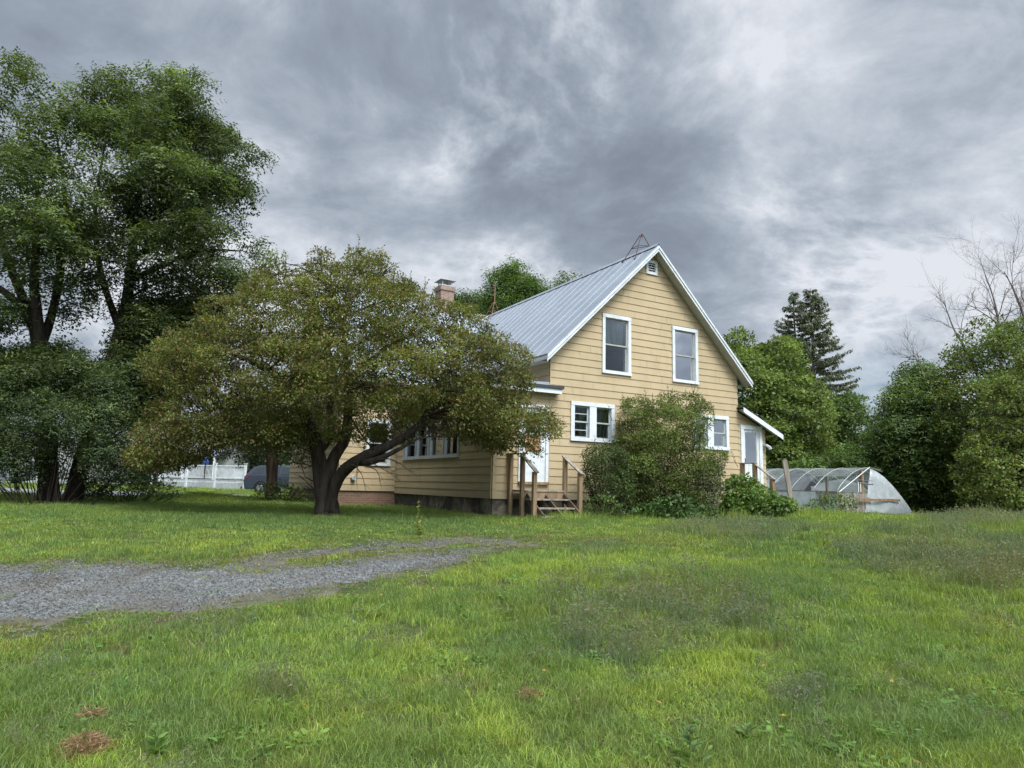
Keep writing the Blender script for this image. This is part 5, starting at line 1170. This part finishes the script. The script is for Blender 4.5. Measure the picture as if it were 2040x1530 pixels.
# cars
M_tail = pbr('tail_lamp', (.55, .03, .04), .3, spec=.5); M_chrome = pbr('alloy', (.40, .41, .42), .35, metal=.7)
def car(label, px, Y, rz, paint, flip=1, ground_py=None):
    p = at(px, 970, Y); root = empty('parked_car', (p[0], p[1], float(gz(p[0], p[1]))), rz); tag(root, label, 'car', 'cars parked across the street')
    mp = pbr('car_paint', paint, .35, metal=.3, var=.05, spec=.5)
    # profile, rear at x=0, front at x=4.5
    lo = [(.05, .42), (.0, .62), (.03, .90), (.12, 1.0), (1.0, 1.02), (3.2, .98), (4.1, .88), (4.42, .74), (4.5, .5), (4.42, .30), (4.05, .26), (3.98, .26)]
    for cx_, r_ in ((3.55, .36), (.95, .36)):
        lo += [(cx_ + r_ * math.cos(a), .30 + r_ * math.sin(a)) for a in np.linspace(0.05, math.pi - .05, 8)]
    lo += [(.4, .28), (.15, .32)]
    def body(pts, yw, top_in=0.):
        bm = bpy.data.meshes.new('b'); n = len(pts); 
        V_ = [(x, -yw, z) for x, z in pts] + [(x, yw, z) for x, z in pts]; F_ = [tuple(range(n)), tuple(range(2 * n - 1, n - 1, -1))] + [(i, i + n, (i + 1) % n + n, (i + 1) % n) for i in range(n)]
        return V_, F_
    V_, F_ = body(lo, .88); mb = MB(); mb.add(V_, F_); mb.build('body', mp, root, bevel=.03)
    cab = [(.10, 1.0), (.42, 1.40), (.75, 1.50), (2.0, 1.53), (2.55, 1.46), (3.35, 1.0)]
    mb = MB(); n = len(cab); W0, W1_ = .84, .66
    wz = lambda z: W0 + (W1_ - W0) * (z - 1.0) / .53
    vs = [(x, -wz(z), z) for x, z in cab] + [(x, wz(z), z) for x, z in cab]; mb.add(vs, [tuple(range(n)), tuple(range(2 * n - 1, n - 1, -1))] + [(i, i + n, (i + 1) % n + n, (i + 1) % n) for i in range(n)]); mb.build('cabin', mp, root, bevel=.02)
    for sg in (-1, 1):
        for q in ([(.42, 1.06), (.62, 1.38), (1.02, 1.42), (1.02, 1.06)], [(1.10, 1.06), (1.10, 1.43), (1.92, 1.45), (1.92, 1.06)], [(2.0, 1.06), (2.0, 1.45), (2.45, 1.39), (3.02, 1.06)]):
            mb = MB(); mb.prism([(x, sg * (wz(z) + .006), z) for x, z in q], (0, sg * .006, 0)); mb.build('side_window', M_carglass, root)
        mb = MB(); mb.prism([(-.01, sg * .62, .82), (.02, sg * .62, 1.04), (.10, sg * .86, 1.04), (.34, sg * .895, .98), (.16, sg * .895, .82)], (-.01, sg * .01, .0)); mb.build('tail_light', M_tail, root)
        mb = MB(); mb.box((4.30, min(sg * .55, sg * .86), .62), (4.47, max(sg * .55, sg * .86), .76)); mb.build('headlight', M_glass, root)
        for cx_ in (.95, 3.55):
            mb = MB(); mb.tube([(cx_, sg * .68, .32), (cx_, sg * .72, .32), (cx_, sg * .88, .32), (cx_, sg * .90, .32)], [.28, .32, .32, .29], 20); wh = mb.build('wheel', M_black, root)
            mb = MB(); mb.tube([(cx_, sg * .895, .32), (cx_, sg * .91, .32)], [.20, .17], 14); mb.build('rim', M_chrome, wh)
    mb = MB(); mb.prism([(.13, -.60, 1.06), (.40, -.55, 1.36), (.40, .55, 1.36), (.13, .60, 1.06)], (-.012, 0, .008)); mb.build('rear_window', M_carglass, root)
    mb = MB(); mb.prism([(3.28, -.66, 1.04), (2.62, -.58, 1.42), (2.62, .58, 1.42), (3.28, .66, 1.04)], (.012, 0, .010)); mb.build('windscreen', M_carglass, root)
    return root
car('dark blue grey hatchback parked right of the white deck, tail lamp showing', 500, 37.5, -.12, (.045, .058, .08))
c_ = car('pale grey pickup sized car cut off by the left edge', -95, 44, -.1, (.20, .215, .23))
# green bin beside the car
bp = at(498, 975, 42); bo = empty('recycling_bin', (bp[0], bp[1], float(gz(bp[0], bp[1])))); tag(bo, 'dark green bin beside the deck corner', 'bin'); M_bin = pbr('green_plastic', (.03, .075, .065), .6)
mb = MB(); mb.box8([(-.25, -.25, 0), (.25, -.25, 0), (.25, .25, 0), (-.25, .25, 0), (-.32, -.32, .62), (.32, -.32, .62), (.32, .32, .62), (-.32, .32, .62)]); mb.build('body', M_bin, bo, bevel=.02); mb = MB(); mb.box((-.35, -.35, .623), (.35, .35, .68)); mb.build('lid', M_bin, bo, bevel=.02)

# stop sign
sp_ = at(17, 874, 27.5); so = empty('stop_sign', (sp_[0], sp_[1], float(gz(sp_[0], sp_[1]))), .30); tag(so, 'dark red octagonal stop sign half hidden by leaves at the left edge', 'sign'); sz = sp_[2] - so.location[2]
mb = MB(); mb.box((-.03, .02, -.2), (.03, .05, sz + .3)); mb.build('post', M_steel, so)
M_red = pbr('sign_red', (.20, .025, .025), .6, var=.1); M_sw = pbr('sign_white', (.45, .42, .42), .6)
R8 = .37 / math.cos(math.pi / 8); mb = MB(); mb.prism([(R8 * math.cos(math.pi / 8 + i * math.pi / 4), .0, sz + R8 * math.sin(math.pi / 8 + i * math.pi / 4)) for i in range(8)], (0, .008, 0)); sgn = mb.build('face', M_red, so)
mb = MB()
for i in range(8):
    a0 = math.pi / 8 + i * math.pi / 4; a1 = a0 + math.pi / 4; r1, r2 = R8 * .985, R8 * .93
    mb.add([(r1 * math.cos(a0), -.003, sz + r1 * math.sin(a0)), (r1 * math.cos(a1), -.003, sz + r1 * math.sin(a1)), (r2 * math.cos(a1), -.003, sz + r2 * math.sin(a1)), (r2 * math.cos(a0), -.003, sz + r2 * math.sin(a0))], [(0, 1, 2, 3)])
mb.build('border', M_sw, sgn)
fc = bpy.data.curves.new('lettering', 'FONT'); fc.body = 'STOP'; fc.size = .33; fc.align_x = 'CENTER'; fc.align_y = 'CENTER'; fc.extrude = .001; fc.offset = .006
ft = bpy.data.objects.new('lettering_curve', fc); col.objects.link(ft); bpy.context.view_layer.update()
lm = bpy.data.meshes.new_from_object(ft.evaluated_get(bpy.context.evaluated_depsgraph_get())); bpy.data.objects.remove(ft); bpy.data.curves.remove(fc)
lm.materials.clear(); lm.materials.append(M_sw); fo = link('lettering', lm, sgn); fo.rotation_euler = (math.pi / 2, 0, 0); fo.location = (0, -.004, sz)

# ================================================================== GRASS
proto_col = bpy.data.collections.new('grass_clumps')
def clump(name, nbl, rad, h0, h1, w, lean, cols, seed, seedhead=0., flat=0.):
    r = np.random.default_rng(seed); a = r.uniform(0, 2 * math.pi, nbl); q = rad * np.sqrt(r.random(nbl)); bx = q * np.cos(a); by = q * np.sin(a)
    h = r.uniform(h0, h1, nbl); la = r.uniform(0, 2 * math.pi, nbl); ln = lean * h * r.uniform(.3, 1.3, nbl); fa = r.uniform(0, math.pi, nbl); ww = w * r.uniform(.6, 1.3, nbl)
    sx, sy = np.cos(fa) * ww / 2, np.sin(fa) * ww / 2; dx, dy = np.cos(la) * ln, np.sin(la) * ln
    z = np.zeros(nbl)
    v = np.stack([np.stack([bx - sx, by - sy, z - .02], 1), np.stack([bx + sx, by + sy, z - .02], 1),
                  np.stack([bx + dx * .35 + sx * .85, by + dy * .35 + sy * .85, h * .55], 1), np.stack([bx + dx * .35 - sx * .85, by + dy * .35 - sy * .85, h * .55], 1),
                  np.stack([bx + dx, by + dy, h * (1 - .35 * (ln / h) ** 1.0 * .8)], 1)], 1)
    ci = r.integers(0, len(cols), nbl); c = np.array(cols)[ci] * (1 + .2 * r.standard_normal((nbl, 1))); c = np.clip(c, .005, .9)
    cc = np.repeat(c[:, None, :], 5, 1)
    V_ = v.reshape(-1, 3); C_ = cc.reshape(-1, 3); b = np.arange(nbl) * 5
    Q = np.stack([b, b + 1, b + 2, b + 3], 1); T = np.stack([b + 3, b + 2, b + 4], 1)
    if seedhead:
        k = int(nbl * seedhead); hv = []; hc = []; tips = v[:k, 4]
        for i in range(k):
            for j in range(6):
                p = tips[i] + np.array([r.normal(0, .012), r.normal(0, .012), -.10 * j / 6 + .02]); d = r.normal(0, .018, 3); e = r.normal(0, .004, 3); hv += [p, p + d + e, p + d * .5 + np.array([0, 0, .014])]; hc += [np.array([.15, .15, .11]) * r.uniform(.7, 1.3)] * 3
        n0 = len(V_); V_ = np.concatenate([V_, np.array(hv)]); C_ = np.concatenate([C_, np.array(hc)]); m = len(hv) // 3; T = np.concatenate([T, n0 + np.arange(m * 3).reshape(m, 3)])
    me = np_mesh(name, V_, Q, T, colr=C_, mats=[M_grass]); o = bpy.data.objects.new(name, me); proto_col.objects.link(o); return o
def broad(name, nl, rad, L, cols, seed, h=.05):
    r = np.random.default_rng(seed); V_ = []; Q = []; C_ = []
    for i in range(nl):
        a = r.uniform(0, 2 * math.pi); q = rad * math.sqrt(r.random()); p = np.array([q * math.cos(a), q * math.sin(a), r.uniform(.2, 1) * h]); d = unit(np.array([math.cos(a + r.normal(0, .6)), math.sin(a + r.normal(0, .6)), r.uniform(-.1, .6)])); l = L * r.uniform(.6, 1.3); s = unit(np.cross(d, (0, 0, 1))) * l * .28
        b = len(V_); V_ += [p, p + d * l * .35 + s, p + d * l * .8 + s * .7, p + d * l - np.array([0, 0, l * .15]), p + d * l * .8 - s * .7, p + d * l * .35 - s]; Q += [(b, b + 1, b + 2, b + 5), (b + 5, b + 2, b + 3, b + 4)]; c = np.array(cols[r.integers(0, len(cols))]) * r.uniform(.75, 1.25); C_ += [c] * 6
    me = np_mesh(name, np.array(V_), np.array(Q), colr=np.array(C_), mats=[M_grass]); o = bpy.data.objects.new(name, me); proto_col.objects.link(o)
BR = [(.215, .285, .060), (.185, .255, .056), (.25, .305, .075), (.155, .22, .05), (.22, .25, .09)]
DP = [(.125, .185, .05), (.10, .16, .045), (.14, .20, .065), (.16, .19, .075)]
DR_ = [(.22, .185, .10), (.19, .17, .075), (.14, .17, .05), (.15, .115, .07), (.13, .19, .045)]
SD = [(.125, .175, .08), (.135, .165, .09), (.11, .16, .07), (.15, .175, .10)]
K = {}
def reg(kind, *names): K[kind] = list(names)
specs = [('a', 'bright', BR, .055, .12), ('b', 'deep', DP, .07, .15), ('c', 'dry', DR_, .03, .085), ('d', 'seed', SD, .14, .30)]
order = []
for nm, kind, cs, h0, h1 in specs:
    for i in range(3):
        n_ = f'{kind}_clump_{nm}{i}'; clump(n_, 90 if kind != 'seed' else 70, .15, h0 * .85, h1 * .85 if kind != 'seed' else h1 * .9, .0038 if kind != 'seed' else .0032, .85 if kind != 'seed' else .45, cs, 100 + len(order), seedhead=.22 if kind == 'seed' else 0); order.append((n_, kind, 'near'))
for nm, kind, cs, h0, h1 in specs:
    for i in range(2):
        n_ = f'{kind}_patch_{nm}{i}'; clump(n_, 180, .30, h0 * .7, h1 * .75, .0062, .5, cs, 200 + len(order), seedhead=.10 if kind == 'seed' else 0); order.append((n_, kind, 'far'))
for i in range(3): n_ = f'leafy_clump_{i}'; broad(n_, 14, .12, .055, [(.10, .19, .05), (.13, .21, .06), (.08, .15, .045)], 300 + i); order.append((n_, 'broad', 'near'))
onames = sorted(o[0] for o in order); cidx = {n: i for i, n in enumerate(onames)}
LUT = {}
for n_, k_, f_ in order: LUT.setdefault((k_, f_), []).append(cidx[n_])
def scatter(name, P, rot, scl, idx, coll, **tg):
    me = bpy.data.meshes.new(name); me.vertices.add(len(P)); me.vertices.foreach_set('co', np.ascontiguousarray(P, np.float32).ravel())
    a = me.attributes.new('rot', 'FLOAT_VECTOR', 'POINT'); a.data.foreach_set('vector', np.ascontiguousarray(rot, np.float32).ravel())
    a = me.attributes.new('scl', 'FLOAT_VECTOR', 'POINT'); a.data.foreach_set('vector', np.ascontiguousarray(scl, np.float32).ravel())
    a = me.attributes.new('pick', 'INT', 'POINT'); a.data.foreach_set('value', np.asarray(idx, np.int32))
    o = link(name, me); tag(o, **tg)
    ng = bpy.data.node_groups.new(name, 'GeometryNodeTree'); ng.interface.new_socket('Geometry', in_out='INPUT', socket_type='NodeSocketGeometry'); ng.interface.new_socket('Geometry', in_out='OUTPUT', socket_type='NodeSocketGeometry')
    N = ng.nodes; L = ng.links; gi = N.new('NodeGroupInput'); go = N.new('NodeGroupOutput'); ci = N.new('GeometryNodeCollectionInfo'); ci.inputs['Collection'].default_value = coll; ci.inputs['Separate Children'].default_value = True; ci.inputs['Reset Children'].default_value = True
    ip = N.new('GeometryNodeInstanceOnPoints'); ip.inputs['Pick Instance'].default_value = True
    def na(nm, ty): n = N.new('GeometryNodeInputNamedAttribute'); n.data_type = ty; n.inputs[0].default_value = nm; return n.outputs[0]
    L.new(gi.outputs[0], ip.inputs['Points']); L.new(ci.outputs[0], ip.inputs['Instance']); L.new(na('pick', 'INT'), ip.inputs['Instance Index'])
    e2r = N.new('FunctionNodeEulerToRotation'); L.new(na('rot', 'FLOAT_VECTOR'), e2r.inputs[0]); L.new(e2r.outputs[0], ip.inputs['Rotation']); L.new(na('scl', 'FLOAT_VECTOR'), ip.inputs['Scale']); L.new(ip.outputs[0], go.inputs[0])
    m = o.modifiers.new('scatter', 'NODES'); m.node_group = ng; return o
def band(y0, y1, dens, margin=3.6):
    n = int((y1 - y0) * (2 * (.80 * y1 + margin)) * dens); y = rng.uniform(y0, y1, n); x = rng.uniform(-1, 1, n) * (.80 * y1 + margin); k = np.abs(x) < .80 * y + margin; return x[k], y[k]
def blocked(x, y):
    q0 = x - HP[0]; q1 = y - HP[1]; c, s = math.sin(YAW), math.cos(YAW); u_ = q0 * c + q1 * s; v_ = -q0 * s + q1 * c
    b = (u_ > -1.66) & (u_ < 8.4) & (v_ > .0) | (u_ > -3.6) & (u_ < 8) & (v_ > 7) & (v_ < 14.1)
    b |= (u_ > -1.2) & (u_ < 0) & (v_ > -1.3) & (v_ < 0)
    g0 = x - GA[0]; g1 = y - GA[1]; gu = g0 * e1[0] + g1 * e1[1]; gv = g0 * e2[0] + g1 * e2[1]; b |= (gu > .05) & (gu < GW) & (gv > 0) & (gv < GL)
    yr = np.interp(x, [-60, -25, -12.8, -11.5], [34, 31.5, 29.5, 29.4]); b |= (x < -11.5) & (np.abs(y - yr) < 3.3)
    return b
def ell(px, py, L): 
    r = np.zeros(px.shape)
    for cx_, cy_, a, b in L: r = np.maximum(r, 1.15 - ((px - cx_) / a) ** 2 - ((py - cy_) / b) ** 2)
    return r
SEED = [(1300, 1222, 235, 68), (1230, 1290, 130, 50), (1850, 1105, 210, 52), (1990, 1150, 130, 50), (1480, 1062, 170, 18), (1950, 1035, 130, 18), (1600, 1400, 60, 40), (560, 1400, 60, 25)]
DEEP = [(400, 1025, 420, 32), (850, 1030, 300, 22), (1560, 1165, 170, 30), (1450, 1150, 120, 20), (1050, 1300, 110, 60), (1010, 1210, 80, 40), (1150, 1450, 120, 60), (1650, 1340, 60, 35), (380, 1460, 170, 70), (1850, 1430, 190, 90), (1500, 1500, 250, 60), (780, 1470, 120, 60), (60, 1420, 120, 120)]  # deeper green patches; the leading ellipses paint shade under the apple tree
DRY = [(950, 1375, 70, 30), (880, 1360, 90, 16), (1200, 1085, 240, 14), (1100, 1075, 150, 10), (1540, 1290, 50, 14), (300, 1068, 60, 5), (170, 1300, 110, 14), (60, 1330, 90, 16), (1290, 1540, 50, 40), (1350, 1440, 40, 18), (760, 1145, 140, 8), (250, 1490, 30, 12)]
BROAD = [(1720, 1480, 170, 55), (1350, 1500, 90, 40), (560, 1460, 120, 60), (200, 1290, 150, 14), (900, 1335, 80, 30), (1200, 1260, 80, 30), (980, 1240, 60, 20), (1920, 1400, 120, 60), (400, 1500, 60, 30)]
def lawn(name, y0, y1, dens, far, sc0, label=None):
    x, y = band(y0, y1, dens); k = ~blocked(x, y); x, y = x[k], y[k]
    dm = np.full(x.shape, -5.); nearm = (x > drive[:, 0].min() - 1.5) & (x < drive[:, 0].max() + 1.5) & (y > drive[:, 1].min() - 1.5) & (y < drive[:, 1].max() + 1.5)
    dm[nearm] = drivemask(x[nearm], y[nearm])
    keep = rng.random(len(x)) < np.maximum(ss(.24, -.38, dm + .5 * (n2d(x, y, 2.2, 31) - .5)), .02 + .16 * (n2d(x, y, 1.3, 21) > .70)); x, y, dm = x[keep], y[keep], dm[keep]
    qx, qy = proj(np.stack([x, y, gz(x, y)], 1)); bare = ell(qx + rng.normal(0, 14, len(x)), qy + rng.normal(0, 4, len(x)), [(250, 1306, 130, 14), (420, 1290, 60, 8), (470, 1262, 60, 6), (520, 1240, 60, 5), (30, 1275, 130, 12), (1060, 1088, 150, 7), (900, 1080, 60, 4)]); keep = (bare * .85 < rng.random(len(x))) ; x, y, dm = x[keep], y[keep], dm[keep]
    z = gz(x, y); P = np.stack([x, y, z], 1); px, py = proj(P); n = len(x); jx = px + rng.normal(0, 18, n); jy = py + rng.normal(0, 5, n)
    nz = n2d(x, y, .55, 11); nz2 = n2d(x, y, 1.7, 12); r = rng.random(n); kind = np.where(nz * .5 + nz2 * .5 + (r - .5) * 1.0 > .50, 1, 0)
    kind = np.where((rng.random(n) < .05) | (nz2 > .85) & (r < .5), 2, kind)
    kind = np.where(ell(jx, jy, [(700, 1310, 330, 70), (1150, 1125, 380, 32), (1560, 1240, 220, 40), (1400, 1340, 300, 45), (600, 1095, 500, 14)]) * .75 > rng.random(n), 0, kind)  # sunlit bands of the lawn put into the brighter grass kind
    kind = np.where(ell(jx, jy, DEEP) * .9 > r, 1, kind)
    kind = np.where(ell(jx, jy, DRY) * .85 > rng.random(n), 2, kind); kind = np.where((dm > -.55 - .25 * nz2) & (rng.random(n) < .62), 2, kind)
    sd_ = ell(jx, jy, SEED) * .55; kind = np.where(sd_ > rng.random(n), 3, kind); kind = np.where((rng.random(n) < .012) & (py > 1080), 3, kind)
    if not far: kind = np.where((ell(jx, jy, BROAD) * .30 > rng.random(n)) | (rng.random(n) < .02), 4, kind)
    names = ['bright', 'deep', 'dry', 'seed', 'broad']; idx = np.zeros(n, int)
    for i, nm in enumerate(names):
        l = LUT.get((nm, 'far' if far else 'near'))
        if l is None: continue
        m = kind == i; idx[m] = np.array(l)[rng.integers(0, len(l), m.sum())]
    tuft = .28 + 1.0 * n2d(x, y, 2.6, 14) + .6 * (n2d(x, y, 6., 15) - .5)
    hs = np.maximum(.25, tuft) * rng.uniform(.75, 1.25, n) * np.where(dm > -.5, .50, 1.) * np.where((kind == 3) & (sd_ <= .05), .75, 1.)
    hs *= np.where((py < 1100) & (py > 1040) & (px < 1500) & (kind != 3), .75, 1.)
    # taller growth along the walls and edge of the woods
    q0 = x - HP[0]; q1 = y - HP[1]; v_ = -q0 * math.cos(YAW) + q1 * math.sin(YAW); u_ = q0 * math.sin(YAW) + q1 * math.cos(YAW)
    nearw = (v_ > -1.9 - .4 * (u_ > 1)) & (v_ < .0) & (u_ > -2) & (u_ < 9) | (u_ > -2.3) & (u_ < -1.6) & (v_ > 0) & (v_ < 7); hs *= np.where(nearw, rng.uniform(1.0, 2.4, n) * np.where(u_ < -1.2, .5, 1.4), 1.); hs *= np.where((u_ < -1.2) & (y > 12), .7, 1.)
    hs *= 1 + .5 * ss(1830, 2000, px) * ss(1085, 1035, py)
    s_ = sc0 * rng.uniform(.85, 1.2, n); scl = np.stack([s_, s_, s_ * hs], 1); rot = np.stack([rng.normal(0, .10, n), rng.normal(0, .10, n), rng.uniform(0, 6.28, n)], 1)
    scatter(name, P, rot, scl, idx, proto_col, label=label, kind='stuff')
lawn('lawn_grass', 3.0, 6.5, 95, False, 1.0, 'long mown lawn grass in the foreground')
lawn('lawn_grass', 6.5, 10.5, 62, False, 1.15, 'lawn grass around the gravel drive')
lawn('lawn_grass', 10.5, 18, 26, True, 1.0, 'lawn grass before the house')
lawn('lawn_grass', 18, 34, 11, True, 1.35, 'lawn grass beside and beyond the house')
lawn('lawn_grass', 34, 60, 3.5, True, 2.0, 'distant lawn across the street')

# a few fallen yellow and brown leaves
n = 150; x, y = rng.uniform(-7, 8, n), rng.uniform(4, 13, n); P = np.stack([x, y, gz(x, y) + rng.uniform(.04, .09, n)], 1)
leaf_mesh('fallen_leaves', P, rng.normal(0, 1, (n, 3)) * (1, 1, .3), np.tile([0, -.2, 1.], (n, 1)) + rng.normal(0, .3, (n, 3)), rng.uniform(.03, .06, n), rng.uniform(.02, .035, n), colvar(n, (.35, .22, .06), (.25, .13, .07), .5)); tag(bpy.data.objects['fallen_leaves'], 'scattered fallen leaves on the lawn', kind='stuff')
# loose stone chips on the drive
stone_col = bpy.data.collections.new('stone_chips')
for i in range(4):
    r = np.random.default_rng(i); mb = MB(); a = [unit(r.normal(0, 1, 3)) * r.uniform(.6, 1) for _ in range(8)]
    import bmesh
    bm = bmesh.new(); [bm.verts.new(tuple(p * (.012, .012, .008))) for p in a]; bmesh.ops.convex_hull(bm, input=bm.verts); me = bpy.data.meshes.new(f'chip_{i}'); bm.to_mesh(me); bm.free(); me.materials.append(M_stone); stone_col.objects.link(bpy.data.objects.new(f'chip_{i}', me))
n = 60000; x = rng.uniform(max(bx0, -9), bx1, n); y = rng.uniform(by0, by1, n); dm = drivemask(x, y); k = ((dm > -.02) | ((dm > -.55) & (rng.random(n) < .22 * (dm + .55) / .5))) & (np.abs(x) < .85 * y + 1); x, y = x[k], y[k]; n = len(x)
s_ = rng.uniform(.5, 1.5, n) ** 1.3
scatter('gravel', np.stack([x, y, gz(x, y) + .028], 1), rng.uniform(0, 6, (n, 3)), np.stack([s_, s_, s_], 1), rng.integers(0, 4, n), stone_col, label='loose grey gravel chips on the drive', kind='stuff')

# dead grass clods lying on the lawn
def clod(px, py, r, n, label, tall=.5):
    g_ = gnd(px, py); root = empty('dead_grass_clump', (g_[0], g_[1], g_[2])); tag(root, label, 'clump', 'clumps of dead grass on the lawn')
    a = rng.uniform(0, 6.28, n); q = r * np.sqrt(rng.random(n)); P = np.stack([q * np.cos(a), q * np.sin(a), rng.random(n) * r * tall * (1 - (q / r) ** 2) + .01], 1)
    D_ = unit(np.stack([np.cos(a) + rng.normal(0, 1, n), np.sin(a) + rng.normal(0, 1, n), rng.normal(.1, .35, n)], 1)); C_ = colvar(n, (.24, .135, .08), (.33, .24, .13), .3, .3)
    leaf_mesh('stalks', P, D_, unit(rng.standard_normal((n, 3)) + np.array([0, 0, 1])), rng.uniform(.03, .085, n), np.full(n, .004), C_, root, M_leaf, .1)
clod(1054, 1392, .085, 900, 'small brown ball of dead grass in the centre foreground')
clod(165, 1502, .13, 1600, 'largest brown clump of dead grass at the lower left corner', .8)
clod(180, 1440, .06, 500, 'thin brown wisp of dead grass just above the largest clump', 1.2)
clod(1985, 1168, .14, 600, 'reddish brown patch of dead grass at the right edge')
clod(1290, 1186, .10, 500, 'brown clump among the tall seed grass')
# tall flower stalks
def stalk(px, py, H, label, cat='weed', leafs=26, c=(.15, .19, .05), lw=.05, lean=0.):
    g_ = gnd(px, py); root = empty('flower_stalk' if H > .45 else 'broadleaf_weed', tuple(g_)); tag(root, label, cat); mb = MB(); mb.tube([(0, 0, -.02), (lean * .3, 0, H * .5), (lean, 0, H)], [.007, .006, .003], 5); mb.build('stem', pbr('green_stem', (.12, .17, .05), .8) if 'green_stem' not in bpy.data.materials else bpy.data.materials['green_stem'], root)
    t = rng.random(leafs); P = np.stack([lean * t * t, 0 * t, H * t], 1); a = rng.uniform(0, 6.28, leafs); D_ = np.stack([np.cos(a), np.sin(a), np.full(leafs, .5)], 1)
    L_ = lw * (1.6 - 1.1 * t); leaf_mesh('foliage', P, D_, np.tile([0, 0, 1.], (leafs, 1)) + rng.normal(0, .3, (leafs, 3)), L_, L_ * .4, colvar(leafs, c, c, 0), root)
stalk(831, 1066, .62, 'pale mullein like stalk standing before the porch wall', lw=.07, leafs=60, c=(.26, .27, .10)); stalk(839, 1068, .38, 'short yellow green stalk just right of the tall pale one', lw=.07, leafs=40, c=(.24, .27, .08)); stalk(800, 1062, .40, 'thin pale stalk left of the mullein like one', lw=.04, leafs=20, c=(.22, .24, .10))
stalk(372, 1062, .42, 'wispy weed standing alone on the shaded lawn left of the apple tree', lw=.06, leafs=30)
stalk(1642, 1100, .42, 'lone wispy weed on the lawn left of the right hand seed grass', lw=.05, leafs=22)
stalk(1376, 1530, .22, 'upright jagged leaved weed at the bottom centre right', lw=.09, leafs=26, c=(.13, .21, .07)); stalk(308, 1512, .20, 'leafy weed beside the large brown clump at the lower left', lw=.07, leafs=30, c=(.13, .22, .05)); stalk(1490, 1480, .10, 'round leaved weed near the lower right', lw=.09, leafs=16, c=(.13, .2, .06))
